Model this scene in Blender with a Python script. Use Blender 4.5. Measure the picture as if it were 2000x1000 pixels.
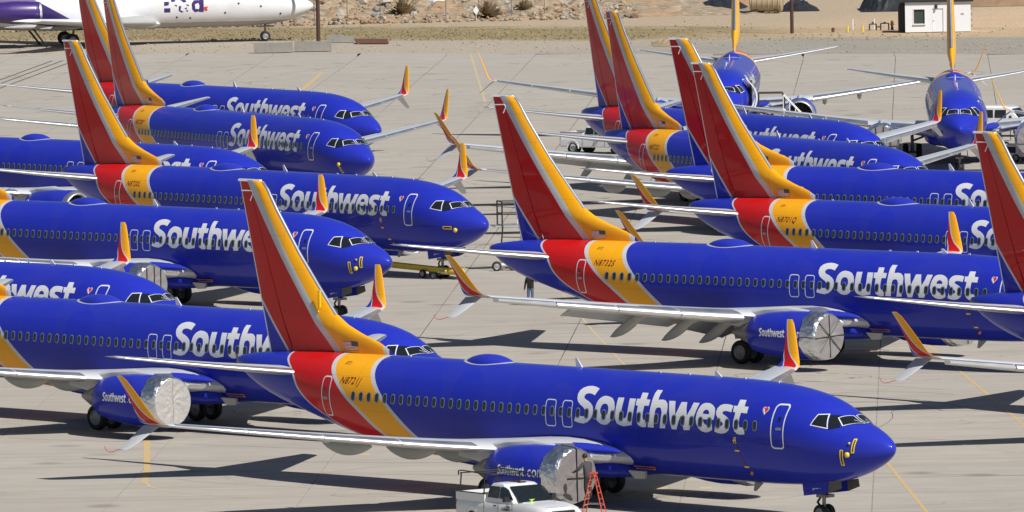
import bpy, bmesh, math, random
from mathutils import Vector, Matrix, geometry
R = math.radians
for o in list(bpy.data.objects): bpy.data.objects.remove(o)
scene = bpy.context.scene
COL = scene.collection
LETTERS = {
 'S': [(15.17,4.7),(15.25,4.45),(15.46,4.5),(15.65,4.51),(15.79,4.47),(15.83,4.37),(15.73,4.29),(15.52,4.23),(15.32,4.14),(15.17,4.03),(15.11,3.87),(15.12,3.7),(15.21,3.55),(15.4,3.41),(15.65,3.34),(15.9,3.36),(16.18,3.42),(16.1,3.66),(15.94,3.66),(15.76,3.62),(15.6,3.63),(15.51,3.72),(15.55,3.85),(15.71,3.97),(15.91,4.06),(16.09,4.17),(16.19,4.3),(16.24,4.45),(16.22,4.59),(16.1,4.7),(15.9,4.76),(15.67,4.78),(15.43,4.76)],
 'o': [(14.61,4.46),(14.38,4.44),(14.15,4.38),(13.99,4.25),(13.9,4.09),(13.88,3.93),(13.9,3.76),(13.97,3.6),(14.1,3.46),(14.26,3.37),(14.44,3.35),(14.64,3.38),(14.82,3.48),(14.93,3.62),(14.98,3.78),(15.01,3.95),(15.0,4.11),(14.96,4.25),(14.87,4.36),(14.75,4.43)],
 'o_': [(14.49,4.17),(14.35,4.14),(14.26,4.04),(14.23,3.91),(14.26,3.79),(14.34,3.69),(14.48,3.67),(14.6,3.73),(14.69,3.84),(14.7,3.96),(14.67,4.08),(14.6,4.15)],
 'u': [(13.85,4.43),(13.51,4.44),(13.48,4.23),(13.47,4.0),(13.47,3.81),(13.44,3.71),(13.33,3.66),(13.19,3.67),(13.13,3.75),(13.11,3.97),(13.14,4.22),(13.18,4.43),(12.83,4.43),(12.78,4.17),(12.77,3.87),(12.79,3.65),(12.82,3.42),(13.02,3.39),(13.28,3.35),(13.49,3.38),(13.67,3.45),(13.77,3.58),(13.8,3.72),(13.81,3.93),(13.83,4.19)],
 't': [(12.62,4.67),(12.28,4.67),(12.22,4.44),(11.99,4.43),(11.97,4.2),(12.22,4.2),(12.22,3.96),(12.21,3.77),(12.15,3.66),(11.97,3.65),(11.97,3.4),(12.13,3.37),(12.31,3.39),(12.47,3.47),(12.55,3.61),(12.57,3.78),(12.57,3.99),(12.59,4.18),(12.72,4.19),(12.77,4.43),(12.58,4.44)],
 'h': [(11.89,4.8),(11.58,4.8),(11.58,4.62),(11.54,4.45),(11.29,4.47),(11.11,4.44),(10.94,4.33),(10.87,4.18),(10.85,3.98),(10.85,3.76),(10.86,3.57),(10.88,3.39),(11.19,3.38),(11.15,3.64),(11.14,3.83),(11.15,4.01),(11.24,4.14),(11.36,4.18),(11.5,4.14),(11.54,4.04),(11.52,3.85),(11.52,3.62),(11.54,3.38),(11.88,3.39),(11.86,3.6),(11.83,3.89),(11.85,4.21),(11.89,4.51),(11.91,4.67)],
 'w': [(10.91,4.44),(10.55,4.45),(10.46,4.25),(10.34,3.93),(10.24,4.21),(10.19,4.43),(9.87,4.44),(9.79,4.21),(9.68,3.94),(9.54,4.22),(9.5,4.44),(9.16,4.44),(9.2,4.24),(9.25,4.0),(9.33,3.74),(9.48,3.39),(9.81,3.38),(9.88,3.6),(10.02,3.92),(10.1,3.73),(10.22,3.38),(10.5,3.38),(10.57,3.56),(10.67,3.89),(10.8,4.23)],
 'e': [(8.82,4.46),(8.58,4.46),(8.38,4.4),(8.21,4.3),(8.13,4.14),(8.12,3.97),(8.14,3.85),(8.75,3.85),(8.69,3.73),(8.58,3.65),(8.41,3.64),(8.2,3.69),(8.17,3.47),(8.37,3.38),(8.56,3.35),(8.79,3.39),(8.98,3.5),(9.09,3.66),(9.15,3.85),(9.15,4.03),(9.11,4.2),(9.05,4.34),(8.97,4.42)],
 'e_': [(8.68,4.22),(8.55,4.2),(8.46,4.13),(8.45,4.05),(8.8,4.05),(8.79,4.15)],
 's': [(7.63,4.47),(7.43,4.46),(7.25,4.43),(7.24,4.18),(7.4,4.21),(7.6,4.22),(7.72,4.18),(7.68,4.1),(7.51,4.04),(7.33,3.96),(7.21,3.82),(7.19,3.66),(7.26,3.49),(7.42,3.39),(7.63,3.35),(7.84,3.36),(8.05,3.41),(8.0,3.65),(7.84,3.63),(7.69,3.63),(7.59,3.69),(7.59,3.76),(7.73,3.83),(7.91,3.93),(8.03,4.04),(8.08,4.18),(8.06,4.3),(7.96,4.41),(7.82,4.46)],
 't2': [(7.04,4.66),(6.7,4.66),(6.63,4.43),(6.4,4.42),(6.37,4.18),(6.7,4.19),(6.71,3.99),(6.7,3.78),(6.65,3.65),(6.56,3.64),(6.39,3.64),(6.35,3.39),(6.56,3.36),(6.77,3.38),(6.92,3.48),(7.01,3.65),(7.02,3.86),(7.0,4.07),(7.01,4.19),(7.14,4.2),(7.2,4.43),(7.01,4.43)],
}
POSES = {
 'A': (14.413,347.318,-48.725),
 'B': (-2.523,386.926,-47.471),
 'C': (-14.800,422.629,-45.901),
 'D': (-6.139,461.650,-46.607),
 'E': (-1.326,490.731,-51.730),
 'H': (-13.249,527.749,-49.781),
 'F': (-8.557,557.007,-63.023),
 'G': (-8.485,592.307,-57.250),
 'R1': (27.258,418.474,-43.636),
 'R0': (45.526,373.302,-49.772),
 'R2': (34.998,447.568,-49.004),
 'R3': (36.670,480.843,-44.342),
 'R4': (23.980,515.555,-62.192),
 'R5': (22.708,543.441,-62.517),
 'T1': (14.398,616.003,-93.021),
 'T2': (28.579,579.830,-91.993),
}
CAM = (17867.14, 3.72713, 33.2900, -1.08801)
HS = [
(0.0,3.0,3.0,0.0,3.0),(0.05,3.13,2.86,.13,3.0),(0.15,3.24,2.74,.26,2.99),(0.3,3.36,2.62,.40,2.98),(0.5,3.48,2.48,.54,2.97),(0.8,3.63,2.32,.72,2.97),(1.2,3.79,2.13,.92,2.98),(1.6,3.93,1.97,1.09,3.0),
(1.9,4.03,1.87,1.20,3.03),(2.2,4.20,1.78,1.30,3.07),(2.6,4.42,1.68,1.42,3.13),(3.0,4.62,1.60,1.52,3.19),(3.6,4.84,1.51,1.64,3.26),(4.4,5.03,1.42,1.75,3.34),(5.4,5.18,1.37,1.83,3.41),(6.5,5.27,1.34,1.87,3.44),(8,5.32,1.33,1.88,3.46),(10,5.34,1.33,1.88,3.46),
(24.5,5.33,1.33,1.88,3.46),(26,5.32,1.37,1.88,3.47),(27.5,5.31,1.46,1.86,3.50),(29,5.30,1.62,1.82,3.58),(30.5,5.30,1.88,1.74,3.70),(32,5.29,2.22,1.61,3.82),(33.5,5.28,2.58,1.42,3.95),(35,5.24,2.94,1.17,4.12),(36.5,5.16,3.33,.88,4.35),(38,5.02,3.90,.52,4.55),(38.6,4.94,4.25,.33,4.62),(38.9,4.86,4.45,.2,4.66)]
# ---------------------------------------------------------------- camera, sky, sun
f_px, pitch, cam_h, roll = CAM
cd = bpy.data.cameras.new('camera'); cam = bpy.data.objects.new('camera', cd); COL.objects.link(cam)
cd.sensor_width = 36.0; cd.lens = f_px/2000*36.0; cd.clip_start = 5; cd.clip_end = 6000
cam.matrix_world = Matrix.Translation((0, 0, cam_h)) @ Matrix.Rotation(R(90-pitch), 4, 'X') @ Matrix.Rotation(R(roll), 4, 'Z')
scene.camera = cam
SUN_EL, SUN_AZ = 47.0, -51.0          # azimuth of the sun counted from +X towards +Y
w = bpy.data.worlds.new('World'); scene.world = w; w.use_nodes = True
wn = w.node_tree; bgn = wn.nodes['Background']
sky = wn.nodes.new('ShaderNodeTexSky'); sky.sky_type = 'NISHITA'; sky.sun_disc = False
sky.sun_elevation = R(SUN_EL); sky.sun_rotation = R(90-SUN_AZ); sky.dust_density = 1.5; sky.altitude = 800
wn.links.new(sky.outputs[0], bgn.inputs[0]); bgn.inputs[1].default_value = 0.05
sd = bpy.data.lights.new('sun', 'SUN'); sun = bpy.data.objects.new('sun', sd); COL.objects.link(sun)
sd.energy = 5.0; sd.angle = R(0.53); sd.color = (1.0, 0.955, 0.89)
dv = Vector((math.cos(R(SUN_EL))*math.cos(R(SUN_AZ)), math.cos(R(SUN_EL))*math.sin(R(SUN_AZ)), math.sin(R(SUN_EL))))
sun.rotation_euler = dv.to_track_quat('Z', 'Y').to_euler()
vs = scene.view_settings; vs.view_transform = 'Standard'; vs.look = 'None'; vs.gamma = 1; vs.use_curve_mapping = False
vs.exposure = 0.12
random.seed(7)

# ---------------------------------------------------------------- helpers
class MB:
    """collects vertices and faces and links them as one mesh object"""
    def __init__(s): s.v = []; s.f = []; s.m = []; s.mats = []
    def mi(s, mat):
        if mat not in s.mats: s.mats.append(mat)
        return s.mats.index(mat)
    def add(s, vs_, fs, mat):
        b = len(s.v); s.v += [tuple(p) for p in vs_]; k = s.mi(mat)
        for f in fs: s.f.append(tuple(b+i for i in f)); s.m.append(k)
    def box(s, c, d, mat, rz=0, M=None):
        vs_ = []
        for x in (-.5, .5):
            for y in (-.5, .5):
                for z in (-.5, .5):
                    p = Vector((x*d[0], y*d[1], z*d[2]))
                    if rz: p = Matrix.Rotation(rz, 3, 'Z') @ p
                    if M: p = M @ p
                    vs_.append(p+Vector(c))
        s.add(vs_, [(0, 1, 3, 2), (4, 6, 7, 5), (0, 4, 5, 1), (2, 3, 7, 6), (0, 2, 6, 4), (1, 5, 7, 3)], mat)
    def tube(s, a, b, r, mat, n=8, r2=None, cap=True):
        a = Vector(a); b = Vector(b); d = b-a
        if d.length < 1e-6: return
        q = d.to_track_quat('Z', 'Y'); r2 = r if r2 is None else r2; vs_ = []
        for k, (p, rr) in enumerate(((a, r), (b, r2))):
            for i in range(n):
                t = 2*math.pi*i/n; vs_.append(p+q @ Vector((rr*math.cos(t), rr*math.sin(t), 0)))
        fs = [(i, (i+1) % n, n+(i+1) % n, n+i) for i in range(n)]
        if cap: fs += [tuple(range(n-1, -1, -1)), tuple(range(n, 2*n))]
        s.add(vs_, fs, mat)
    def path(s, pts, r, mat, n=6):
        for a, b in zip(pts, pts[1:]): s.tube(a, b, r, mat, n)
    def lathe(s, prof, mat, axis='X', c=(0, 0, 0), n=32, close=False):
        """prof: (along, radius)"""
        vs_ = []; c = Vector(c)
        for a, r in prof:
            for i in range(n):
                t = 2*math.pi*i/n; u, v = r*math.cos(t), r*math.sin(t)
                p = (a, u, v) if axis == 'X' else ((u, a, v) if axis == 'Y' else (u, v, a))
                vs_.append(c+Vector(p))
        fs = []
        for k in range(len(prof)-1):
            for i in range(n): fs.append((k*n+i, k*n+(i+1) % n, (k+1)*n+(i+1) % n, (k+1)*n+i))
        s.add(vs_, fs, mat)
    def loft(s, rings, mat, cap=True, closed=True):
        n = len(rings[0]); vs_ = [p for r in rings for p in r]; fs = []
        for k in range(len(rings)-1):
            for i in range(n if closed else n-1):
                fs.append((k*n+i, k*n+(i+1) % n, (k+1)*n+(i+1) % n, (k+1)*n+i))
        if cap and closed: fs += [tuple(range(n)), tuple(range((len(rings)-1)*n, len(rings)*n))]
        s.add(vs_, fs, mat)
    def mesh(s, name, smooth=False, ang=40):
        me = bpy.data.meshes.new(name); me.from_pydata([tuple(p) for p in s.v], [], s.f)
        for m in s.mats: me.materials.append(m)
        me.polygons.foreach_set('material_index', s.m)
        bm = bmesh.new(); bm.from_mesh(me); bmesh.ops.recalc_face_normals(bm, faces=bm.faces)
        if smooth:
            for f in bm.faces: f.smooth = True
            for e in bm.edges:
                if len(e.link_faces) == 2 and e.calc_face_angle(0) > R(ang): e.smooth = False
        bm.to_mesh(me); bm.free(); me.update(); return me
    def build(s, name, parent=None, smooth=False, ang=40, origin=None):
        if origin is not None:
            o_ = Vector(origin); s.v = [tuple(Vector(p)-o_) for p in s.v]
        o = link(name, s.mesh(name, smooth, ang), parent)
        if origin is not None: o.location = origin
        return o

def link(name, data, parent=None, loc=None):
    o = bpy.data.objects.new(name, data); COL.objects.link(o); o.parent = parent
    if loc is not None: o.location = loc
    return o
def tag(o, label=None, cat=None, group=None, kind=None):
    if label: o['label'] = label
    if cat: o['category'] = cat
    if group: o['group'] = group
    if kind: o['kind'] = kind
    return o
def empty(name, loc=(0, 0, 0), rz=0):
    o = bpy.data.objects.new(name, None); COL.objects.link(o); o.location = loc; o.rotation_euler = (0, 0, rz); return o
def copy_tree(o, parent=None):
    c = o.copy(); COL.objects.link(c); c.parent = parent
    for ch in KIDS.get(o.name, []): copy_tree(ch, c)
    return c

# ---------------------------------------------------------------- materials
def nmat(name):
    m = bpy.data.materials.new(name); m.use_nodes = True
    return m, m.node_tree, m.node_tree.nodes['Principled BSDF']
def N(t, ty, **kw):
    n = t.nodes.new(ty)
    for k, v in kw.items(): setattr(n, k, v)
    return n
def mth(t, op, a, b=None, c=None):
    n = N(t, 'ShaderNodeMath', operation=op)
    for i, x in enumerate((a, b, c)):
        if x is None: continue
        if isinstance(x, (int, float)): n.inputs[i].default_value = x
        else: t.links.new(x, n.inputs[i])
    return n.outputs[0]
def mixc(t, fac, a, b):
    n = N(t, 'ShaderNodeMix', data_type='RGBA')
    for i, x in ((0, fac), (6, a), (7, b)):
        if isinstance(x, (int, float)): n.inputs[i].default_value = x
        elif isinstance(x, tuple): n.inputs[i].default_value = (*x, 1)[:4]
        else: t.links.new(x, n.inputs[i])
    return n.outputs[2]
def ramp(t, x, pts, col=False):
    n = N(t, 'ShaderNodeValToRGB'); e = n.color_ramp.elements
    for i, (p, c) in enumerate(pts):
        el = e[i] if i < 2 else e.new(p)
        el.position = p; el.color = (c, c, c, 1) if isinstance(c, (int, float)) else (*c, 1)
    t.links.new(x, n.inputs[0]); return n.outputs[0]
def noise(t, vec, scale, detail=4, rough=.55):
    n = N(t, 'ShaderNodeTexNoise'); n.inputs['Scale'].default_value = scale; n.inputs['Detail'].default_value = detail; n.inputs['Roughness'].default_value = rough
    if vec is not None: t.links.new(vec, n.inputs['Vector'])
    return n.outputs[0]
def simple(name, col, rough=.5, metal=0, coat=0, var=.12, scale=3, bump=0, spec=.5):
    m, t, p = nmat(name); tc = N(t, 'ShaderNodeTexCoord').outputs['Object']
    f = noise(t, tc, scale)
    lo = tuple(c*(1-var) for c in col); hi = tuple(min(1, c*(1+var)) for c in col)
    t.links.new(mixc(t, f, lo, hi), p.inputs['Base Color'])
    t.links.new(mth(t, 'ADD', mth(t, 'MULTIPLY', f, rough*.3), rough*.85), p.inputs['Roughness'])
    p.inputs['Metallic'].default_value = metal; p.inputs['Coat Weight'].default_value = coat; p.inputs['Coat Roughness'].default_value = .06
    p.inputs['Specular IOR Level'].default_value = spec
    if bump:
        b = N(t, 'ShaderNodeBump'); b.inputs['Strength'].default_value = bump; b.inputs['Distance'].default_value = .05
        t.links.new(noise(t, tc, scale*3, 6), b.inputs['Height']); t.links.new(b.outputs[0], p.inputs['Normal'])
    return m
BLUE = (.016, .029, .41); RED = (.56, .008, .009); YEL = (.88, .40, .008); WHT = (.56, .58, .60)
def paint_finish(t, p, tc, col):
    """thin dust film and slight streaks over the paint, glossy clear coat"""
    sx = N(t, 'ShaderNodeMapping'); sx.inputs['Scale'].default_value = (.35, 1, 1.6); t.links.new(tc, sx.inputs[0])
    d = ramp(t, noise(t, sx.outputs[0], 1.1, 6), [(.35, 0.0), (.75, .018)])
    sp = N(t, 'ShaderNodeSeparateXYZ'); t.links.new(tc, sp.inputs[0])
    def seam(v, step, wd): return mth(t, 'LESS_THAN', mth(t, 'ABSOLUTE', mth(t, 'SUBTRACT', mth(t, 'FRACT', mth(t, 'DIVIDE', v, step)), .5)), wd/step)
    sm = mth(t, 'MAXIMUM', seam(mth(t, 'ADD', sp.outputs[0], .7), 3.05, .009), seam(mth(t, 'ADD', sp.outputs[2], .2), 1.35, .007))
    col = mixc(t, mth(t, 'MULTIPLY', sm, .30), col, (.01, .01, .02))
    pv = N(t, 'ShaderNodeTexVoronoi'); pv.inputs['Scale'].default_value = .6; t.links.new(tc, pv.inputs[0]); sepc = N(t, 'ShaderNodeSeparateColor'); t.links.new(pv.outputs[1], sepc.inputs[0])
    col = mixc(t, mth(t, 'MULTIPLY', sepc.outputs[0], .07), col, (.10, .10, .14))
    fin = mixc(t, d, col, (.32, .30, .28))
    t.links.new(fin, p.inputs['Base Color'])
    t.links.new(mth(t, 'ADD', mth(t, 'MULTIPLY', noise(t, tc, 2.3), .16), .24), p.inputs['Roughness'])
    p.inputs['Coat Weight'].default_value = .28; p.inputs['Coat Roughness'].default_value = .03; p.inputs['Specular IOR Level'].default_value = .08
    b = N(t, 'ShaderNodeBump'); b.inputs['Strength'].default_value = .25; b.inputs['Distance'].default_value = .01
    t.links.new(noise(t, tc, .9, 2), b.inputs['Height']); t.links.new(b.outputs[0], p.inputs['Coat Normal'])
def fcurve_node(t, x, pts, x0, x1, y0, y1):
    xn = mth(t, 'DIVIDE', mth(t, 'SUBTRACT', x, x0), x1-x0)
    n = N(t, 'ShaderNodeFloatCurve'); c = n.mapping.curves[0]; pts = sorted(pts)
    n.mapping.use_clip = False
    q = [((a-x0)/(x1-x0), (b-y0)/(y1-y0)) for a, b in pts]
    c.points[0].location = q[0]; c.points[1].location = q[-1]
    for a in q[1:-1]: c.points.new(*a)
    n.mapping.update(); t.links.new(xn, n.inputs['Value'])
    return mth(t, 'ADD', mth(t, 'MULTIPLY', n.outputs[0], y1-y0), y0)
def livery(name, layers, base):
    """layers: (curve points (z, s), half width of white line, colour behind)"""
    m, t, p = nmat(name); tc = N(t, 'ShaderNodeTexCoord').outputs['Object']
    sp = N(t, 'ShaderNodeSeparateXYZ'); t.links.new(tc, sp.inputs[0])
    s = mth(t, 'MULTIPLY', sp.outputs[0], -1.0); z = sp.outputs[2]; col = base
    for pts, hw, c in layers:
        F = fcurve_node(t, z, pts, 0, 13, 20, 42)
        col = mixc(t, mth(t, 'GREATER_THAN', s, mth(t, 'SUBTRACT', F, hw)), col, WHT)
        col = mixc(t, mth(t, 'GREATER_THAN', s, mth(t, 'ADD', F, hw)), col, c)
    paint_finish(t, p, tc, col); return m
M = {}
M['fus'] = livery('blue_fuselage_paint', [
    ([(1.2, 25.0), (1.8, 25.7), (2.45, 26.4), (2.97, 26.97), (3.58, 27.70), (4.07, 28.28), (4.54, 28.78), (4.8, 29.0), (5.1, 29.2), (5.4, 29.35)], .135, YEL),
    ([(1.2, 26.9), (1.8, 27.7), (2.4, 28.47), (3.06, 29.28), (3.67, 30.16), (4.18, 30.82), (4.62, 31.36), (4.9, 31.64), (5.17, 31.85), (5.4, 32.05)], .14, RED),
    ([(1.2, 29.0), (2.2, 30.9), (2.66, 31.8), (3.25, 32.9), (3.8, 33.6), (4.5, 34.2), (5.05, 35.05), (5.4, 35.3)], .07, BLUE)], BLUE)
M['fin'] = livery('tail_fin_paint', [
    ([(5, 29.55), (5.4, 29.62), (6, 29.7), (7, 29.7), (12.5, 29.7)], .16, YEL),
    ([(5, 32.33), (5.19, 32.51), (7.26, 34.22), (9.15, 35.77), (12.08, 37.93), (12.6, 38.3)], .24, RED),
    ([(4.6, 35.3), (5.0, 35.65), (7.13, 37.39), (9, 39.1), (12.6, 41.5)], .075, BLUE)], BLUE)
M['blue'] = livery('blue_paint', [], BLUE)
M['white_line'] = simple('white_line_paint', (.72, .74, .77), .35, coat=.3, var=.04)
M['letter'] = simple('lettering_white_paint', (.72, .74, .78), .35, coat=.4, var=.05)
M['dark_letter'] = simple('dark_red_lettering_paint', (.16, .02, .015), .4)
M['metal'] = simple('polished_bare_metal', (.86, .87, .89), .42, metal=1, var=.06, scale=1.2, bump=.05)
M['wing'] = simple('light_grey_wing_paint', (.50, .52, .55), .35, coat=.2, var=.08, scale=.8)
M['canoe'] = simple('grey_fairing_paint', (.36, .37, .36), .45, var=.1)
M['glass'] = simple('dark_window_glass', (.012, .016, .018), .08, spec=.8, var=.3)
M['wframe'] = simple('window_rim', (.22, .26, .34), .3, metal=.3)
M['rubber'] = simple('tyre_rubber', (.018, .018, .019), .75)
M['rim'] = simple('wheel_rim_metal', (.30, .31, .32), .45, metal=.4)
M['strut'] = simple('gear_strut_grey', (.22, .22, .22), .4, metal=.5)
M['fanblade'] = simple('dark_fan_blade', (.04, .04, .045), .4, metal=.5)
M['edge'] = simple('brushed_leading_edge', (.30, .32, .36), .4, metal=.6)
M['dark'] = simple('dark_recess', (.012, .012, .014), .6)
M['well'] = simple('brown_grey_gear_door', (.12, .115, .09), .6, scale=6, var=.4)
M['tape'] = simple('yellow_tape', (.85, .62, .02), .5)
M['tapeb'] = simple('orange_tape', (.60, .24, .02), .5)
M['black'] = simple('black_strap', (.01, .01, .012), .5)
M['foil'] = simple('silver_foil', (.74, .76, .80), .36, metal=1, var=.2, scale=2, bump=0)
def crinkle(m, s1, st, dist=.06):
    t = m.node_tree; p = t.nodes['Principled BSDF']; tc = N(t, 'ShaderNodeTexCoord').outputs['Object']
    v = N(t, 'ShaderNodeTexVoronoi'); v.inputs['Scale'].default_value = s1; t.links.new(tc, v.inputs[0])
    nz = noise(t, tc, s1*.7, 5, .65)
    b = N(t, 'ShaderNodeBump'); b.inputs['Strength'].default_value = st; b.inputs['Distance'].default_value = dist
    t.links.new(mth(t, 'ADD', v.outputs[0], mth(t, 'MULTIPLY', nz, 1.4)), b.inputs['Height']); t.links.new(b.outputs[0], p.inputs['Normal'])
crinkle(M['foil'], 4.5, .8, .05)
M['face_grey'] = simple('grey_cover_sheet', (.26, .25, .25), .45, metal=.15, var=.12); crinkle(M['face_grey'], 2.5, .25)
M['face_film'] = simple('crinkled_film_cover', (.46, .45, .43), .4, metal=.2, var=.18); crinkle(M['face_film'], 5.5, .6, .04)
M['face_brown'] = simple('brown_grey_cover_sheet', (.22, .20, .20), .45, metal=.15, var=.2); crinkle(M['face_brown'], 2.2, .35)
M['red_rope'] = simple('red_streamer', (.45, .03, .02), .6)
M['white'] = simple('white_vehicle_paint', (.74, .75, .76), .3, coat=.6, var=.04)
M['plastic'] = simple('black_plastic', (.02, .02, .022), .5)
M['lamp'] = simple('headlight_lens', (.6, .62, .62), .12, metal=.3)
M['red'] = simple('red_tail_light', (.45, .02, .02), .3)
M['orange'] = simple('orange_fibreglass', (.58, .07, .03), .5)
M['alu'] = simple('aluminium_step', (.62, .63, .64), .35, metal=.7)
M['yellow'] = simple('worn_yellow_paint', (.78, .58, .06), .5, var=.2, scale=5)
M['whiteframe'] = simple('white_painted_steel', (.70, .71, .70), .5)
M['concrete_b'] = simple('barrier_concrete', (.25, .24, .215), .85, var=.25, scale=2, bump=.3)
M['rust'] = simple('rusty_steel', (.13, .055, .035), .7, var=.35, scale=2)
M['pole'] = simple('dark_brown_pole', (.065, .03, .022), .75, var=.3)
M['hut'] = simple('white_block_wall', (.72, .74, .78), .8, var=.05, bump=.1)
M['tan'] = simple('tan_tank_paint', (.42, .34, .22), .6, var=.25)
M['tarp'] = simple('black_tarpaulin', (.018, .02, .024), .5, var=.5, bump=.4)
M['rubblem'] = simple('broken_concrete', (.36, .325, .27), .9, var=.5, scale=.8, bump=.5)
M['dirtpile'] = simple('brown_earth', (.26, .17, .10), .95, var=.3, scale=.6, bump=.6)
M['bushm'] = simple('dry_brush', (.33, .25, .15), .9, var=.4, scale=2)
M['purple'] = simple('purple_paint', (.045, .02, .16), .35, coat=.4, var=.1)
M['pwhite'] = simple('white_airliner_paint', (.74, .75, .78), .4, coat=.3, var=.06, scale=.6)
M['jacket'] = simple('black_jacket', (.012, .012, .014), .8)
M['jeans'] = simple('blue_jeans', (.07, .11, .19), .85, var=.3, scale=8)
M['hoodie'] = simple('grey_hoodie', (.055, .055, .06), .9)
M['trousers'] = simple('dark_trousers', (.02, .02, .024), .85)
M['skin'] = simple('skin', (.36, .19, .12), .55)
M['hair'] = simple('dark_hair', (.02, .014, .01), .7)
M['wood'] = simple('dark_wood', (.10, .06, .035), .8)
M['grassd'] = simple('dry_grass_blades', (.33, .25, .13), .9)
M['grassg'] = simple('green_grass_blades', (.19, .18, .08), .9)
M['hivis'] = simple('hi_vis_vest', (.45, .75, .05), .7)

# ---------------------------------------------------------------- ground
GA = R(-2.6)                         # the slab joints run along this grid
gx = Vector((math.cos(GA), math.sin(GA), 0)); gy = Vector((-math.sin(GA), math.cos(GA), 0))
EDGE_A = Vector((-44.2, 795.3, 0)); EDGE_D = Vector((61.7, -28.3, 0)).normalized(); EDGE_N = Vector((-EDGE_D.y, EDGE_D.x, 0))
def concrete_mat():
    m, t, p = nmat('apron_concrete'); g = N(t, 'ShaderNodeNewGeometry').outputs['Position']
    oi = N(t, 'ShaderNodeObjectInfo').outputs['Random']
    big = noise(t, g, .035, 5); mid = noise(t, g, .4, 6, .6); fine = noise(t, g, 7, 5, .7)
    c = mixc(t, ramp(t, big, [(.3, 0), (.7, 1)]), (.375, .345, .30), (.43, .398, .35))
    c = mixc(t, ramp(t, mid, [(.40, 0), (.72, .6)]), c, (.31, .285, .245))
    c = mixc(t, mth(t, 'MULTIPLY', oi, .22), c, (.45, .42, .37))
    # long rubber and oil streaks with their own shapes
    mp = N(t, 'ShaderNodeMapping'); mp.inputs['Rotation'].default_value = (0, 0, R(2.6)); mp.inputs['Scale'].default_value = (.045, .9, 1); t.links.new(g, mp.inputs[0])
    st = noise(t, mp.outputs[0], 1.0, 6, .65)
    c = mixc(t, ramp(t, st, [(.49, 0), (.78, .6)]), c, (.23, .205, .18))
    mp2 = N(t, 'ShaderNodeMapping'); mp2.inputs['Rotation'].default_value = (0, 0, R(-8)); mp2.inputs['Scale'].default_value = (.12, 1.4, 1); t.links.new(g, mp2.inputs[0])
    c = mixc(t, ramp(t, noise(t, mp2.outputs[0], 1.3, 5), [(.58, 0), (.80, .35)]), c, (.55, .52, .47))
    v = N(t, 'ShaderNodeTexVoronoi'); v.inputs['Scale'].default_value = .2; t.links.new(g, v.inputs[0])
    spot = ramp(t, mth(t, 'ADD', v.outputs[0], mth(t, 'MULTIPLY', mid, .35)), [(.24, .55), (.36, 0)])
    c = mixc(t, spot, c, (.15, .135, .12))
    cr = N(t, 'ShaderNodeTexVoronoi'); cr.feature = 'DISTANCE_TO_EDGE'; cr.inputs['Scale'].default_value = .11
    wv = N(t, 'ShaderNodeVectorMath', operation='ADD'); nv = N(t, 'ShaderNodeTexNoise'); nv.inputs['Scale'].default_value = .25; nv.inputs['Detail'].default_value = 5
    t.links.new(g, nv.inputs[0]); sc = N(t, 'ShaderNodeVectorMath', operation='SCALE'); sc.inputs[3].default_value = 6; t.links.new(nv.outputs[1], sc.inputs[0])
    t.links.new(g, wv.inputs[0]); t.links.new(sc.outputs[0], wv.inputs[1]); t.links.new(wv.outputs[0], cr.inputs[0])
    msk = ramp(t, noise(t, g, .03, 2), [(.5, 0), (.56, 1)])
    crk = mth(t, 'MULTIPLY', ramp(t, cr.outputs[0], [(.002, .8), (.008, 0)]), msk)
    c = mixc(t, crk, c, (.10, .09, .08))
    c = mixc(t, mth(t, 'MULTIPLY', fine, .25), c, (.30, .28, .25))
    t.links.new(c, p.inputs['Base Color']); p.inputs['Roughness'].default_value = .85; p.inputs['Specular IOR Level'].default_value = .25
    b = N(t, 'ShaderNodeBump'); b.inputs['Strength'].default_value = .3; b.inputs['Distance'].default_value = .03
    t.links.new(mth(t, 'ADD', fine, mid), b.inputs['Height']); t.links.new(b.outputs[0], p.inputs['Normal']); return m
M['slab'] = concrete_mat()
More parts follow.
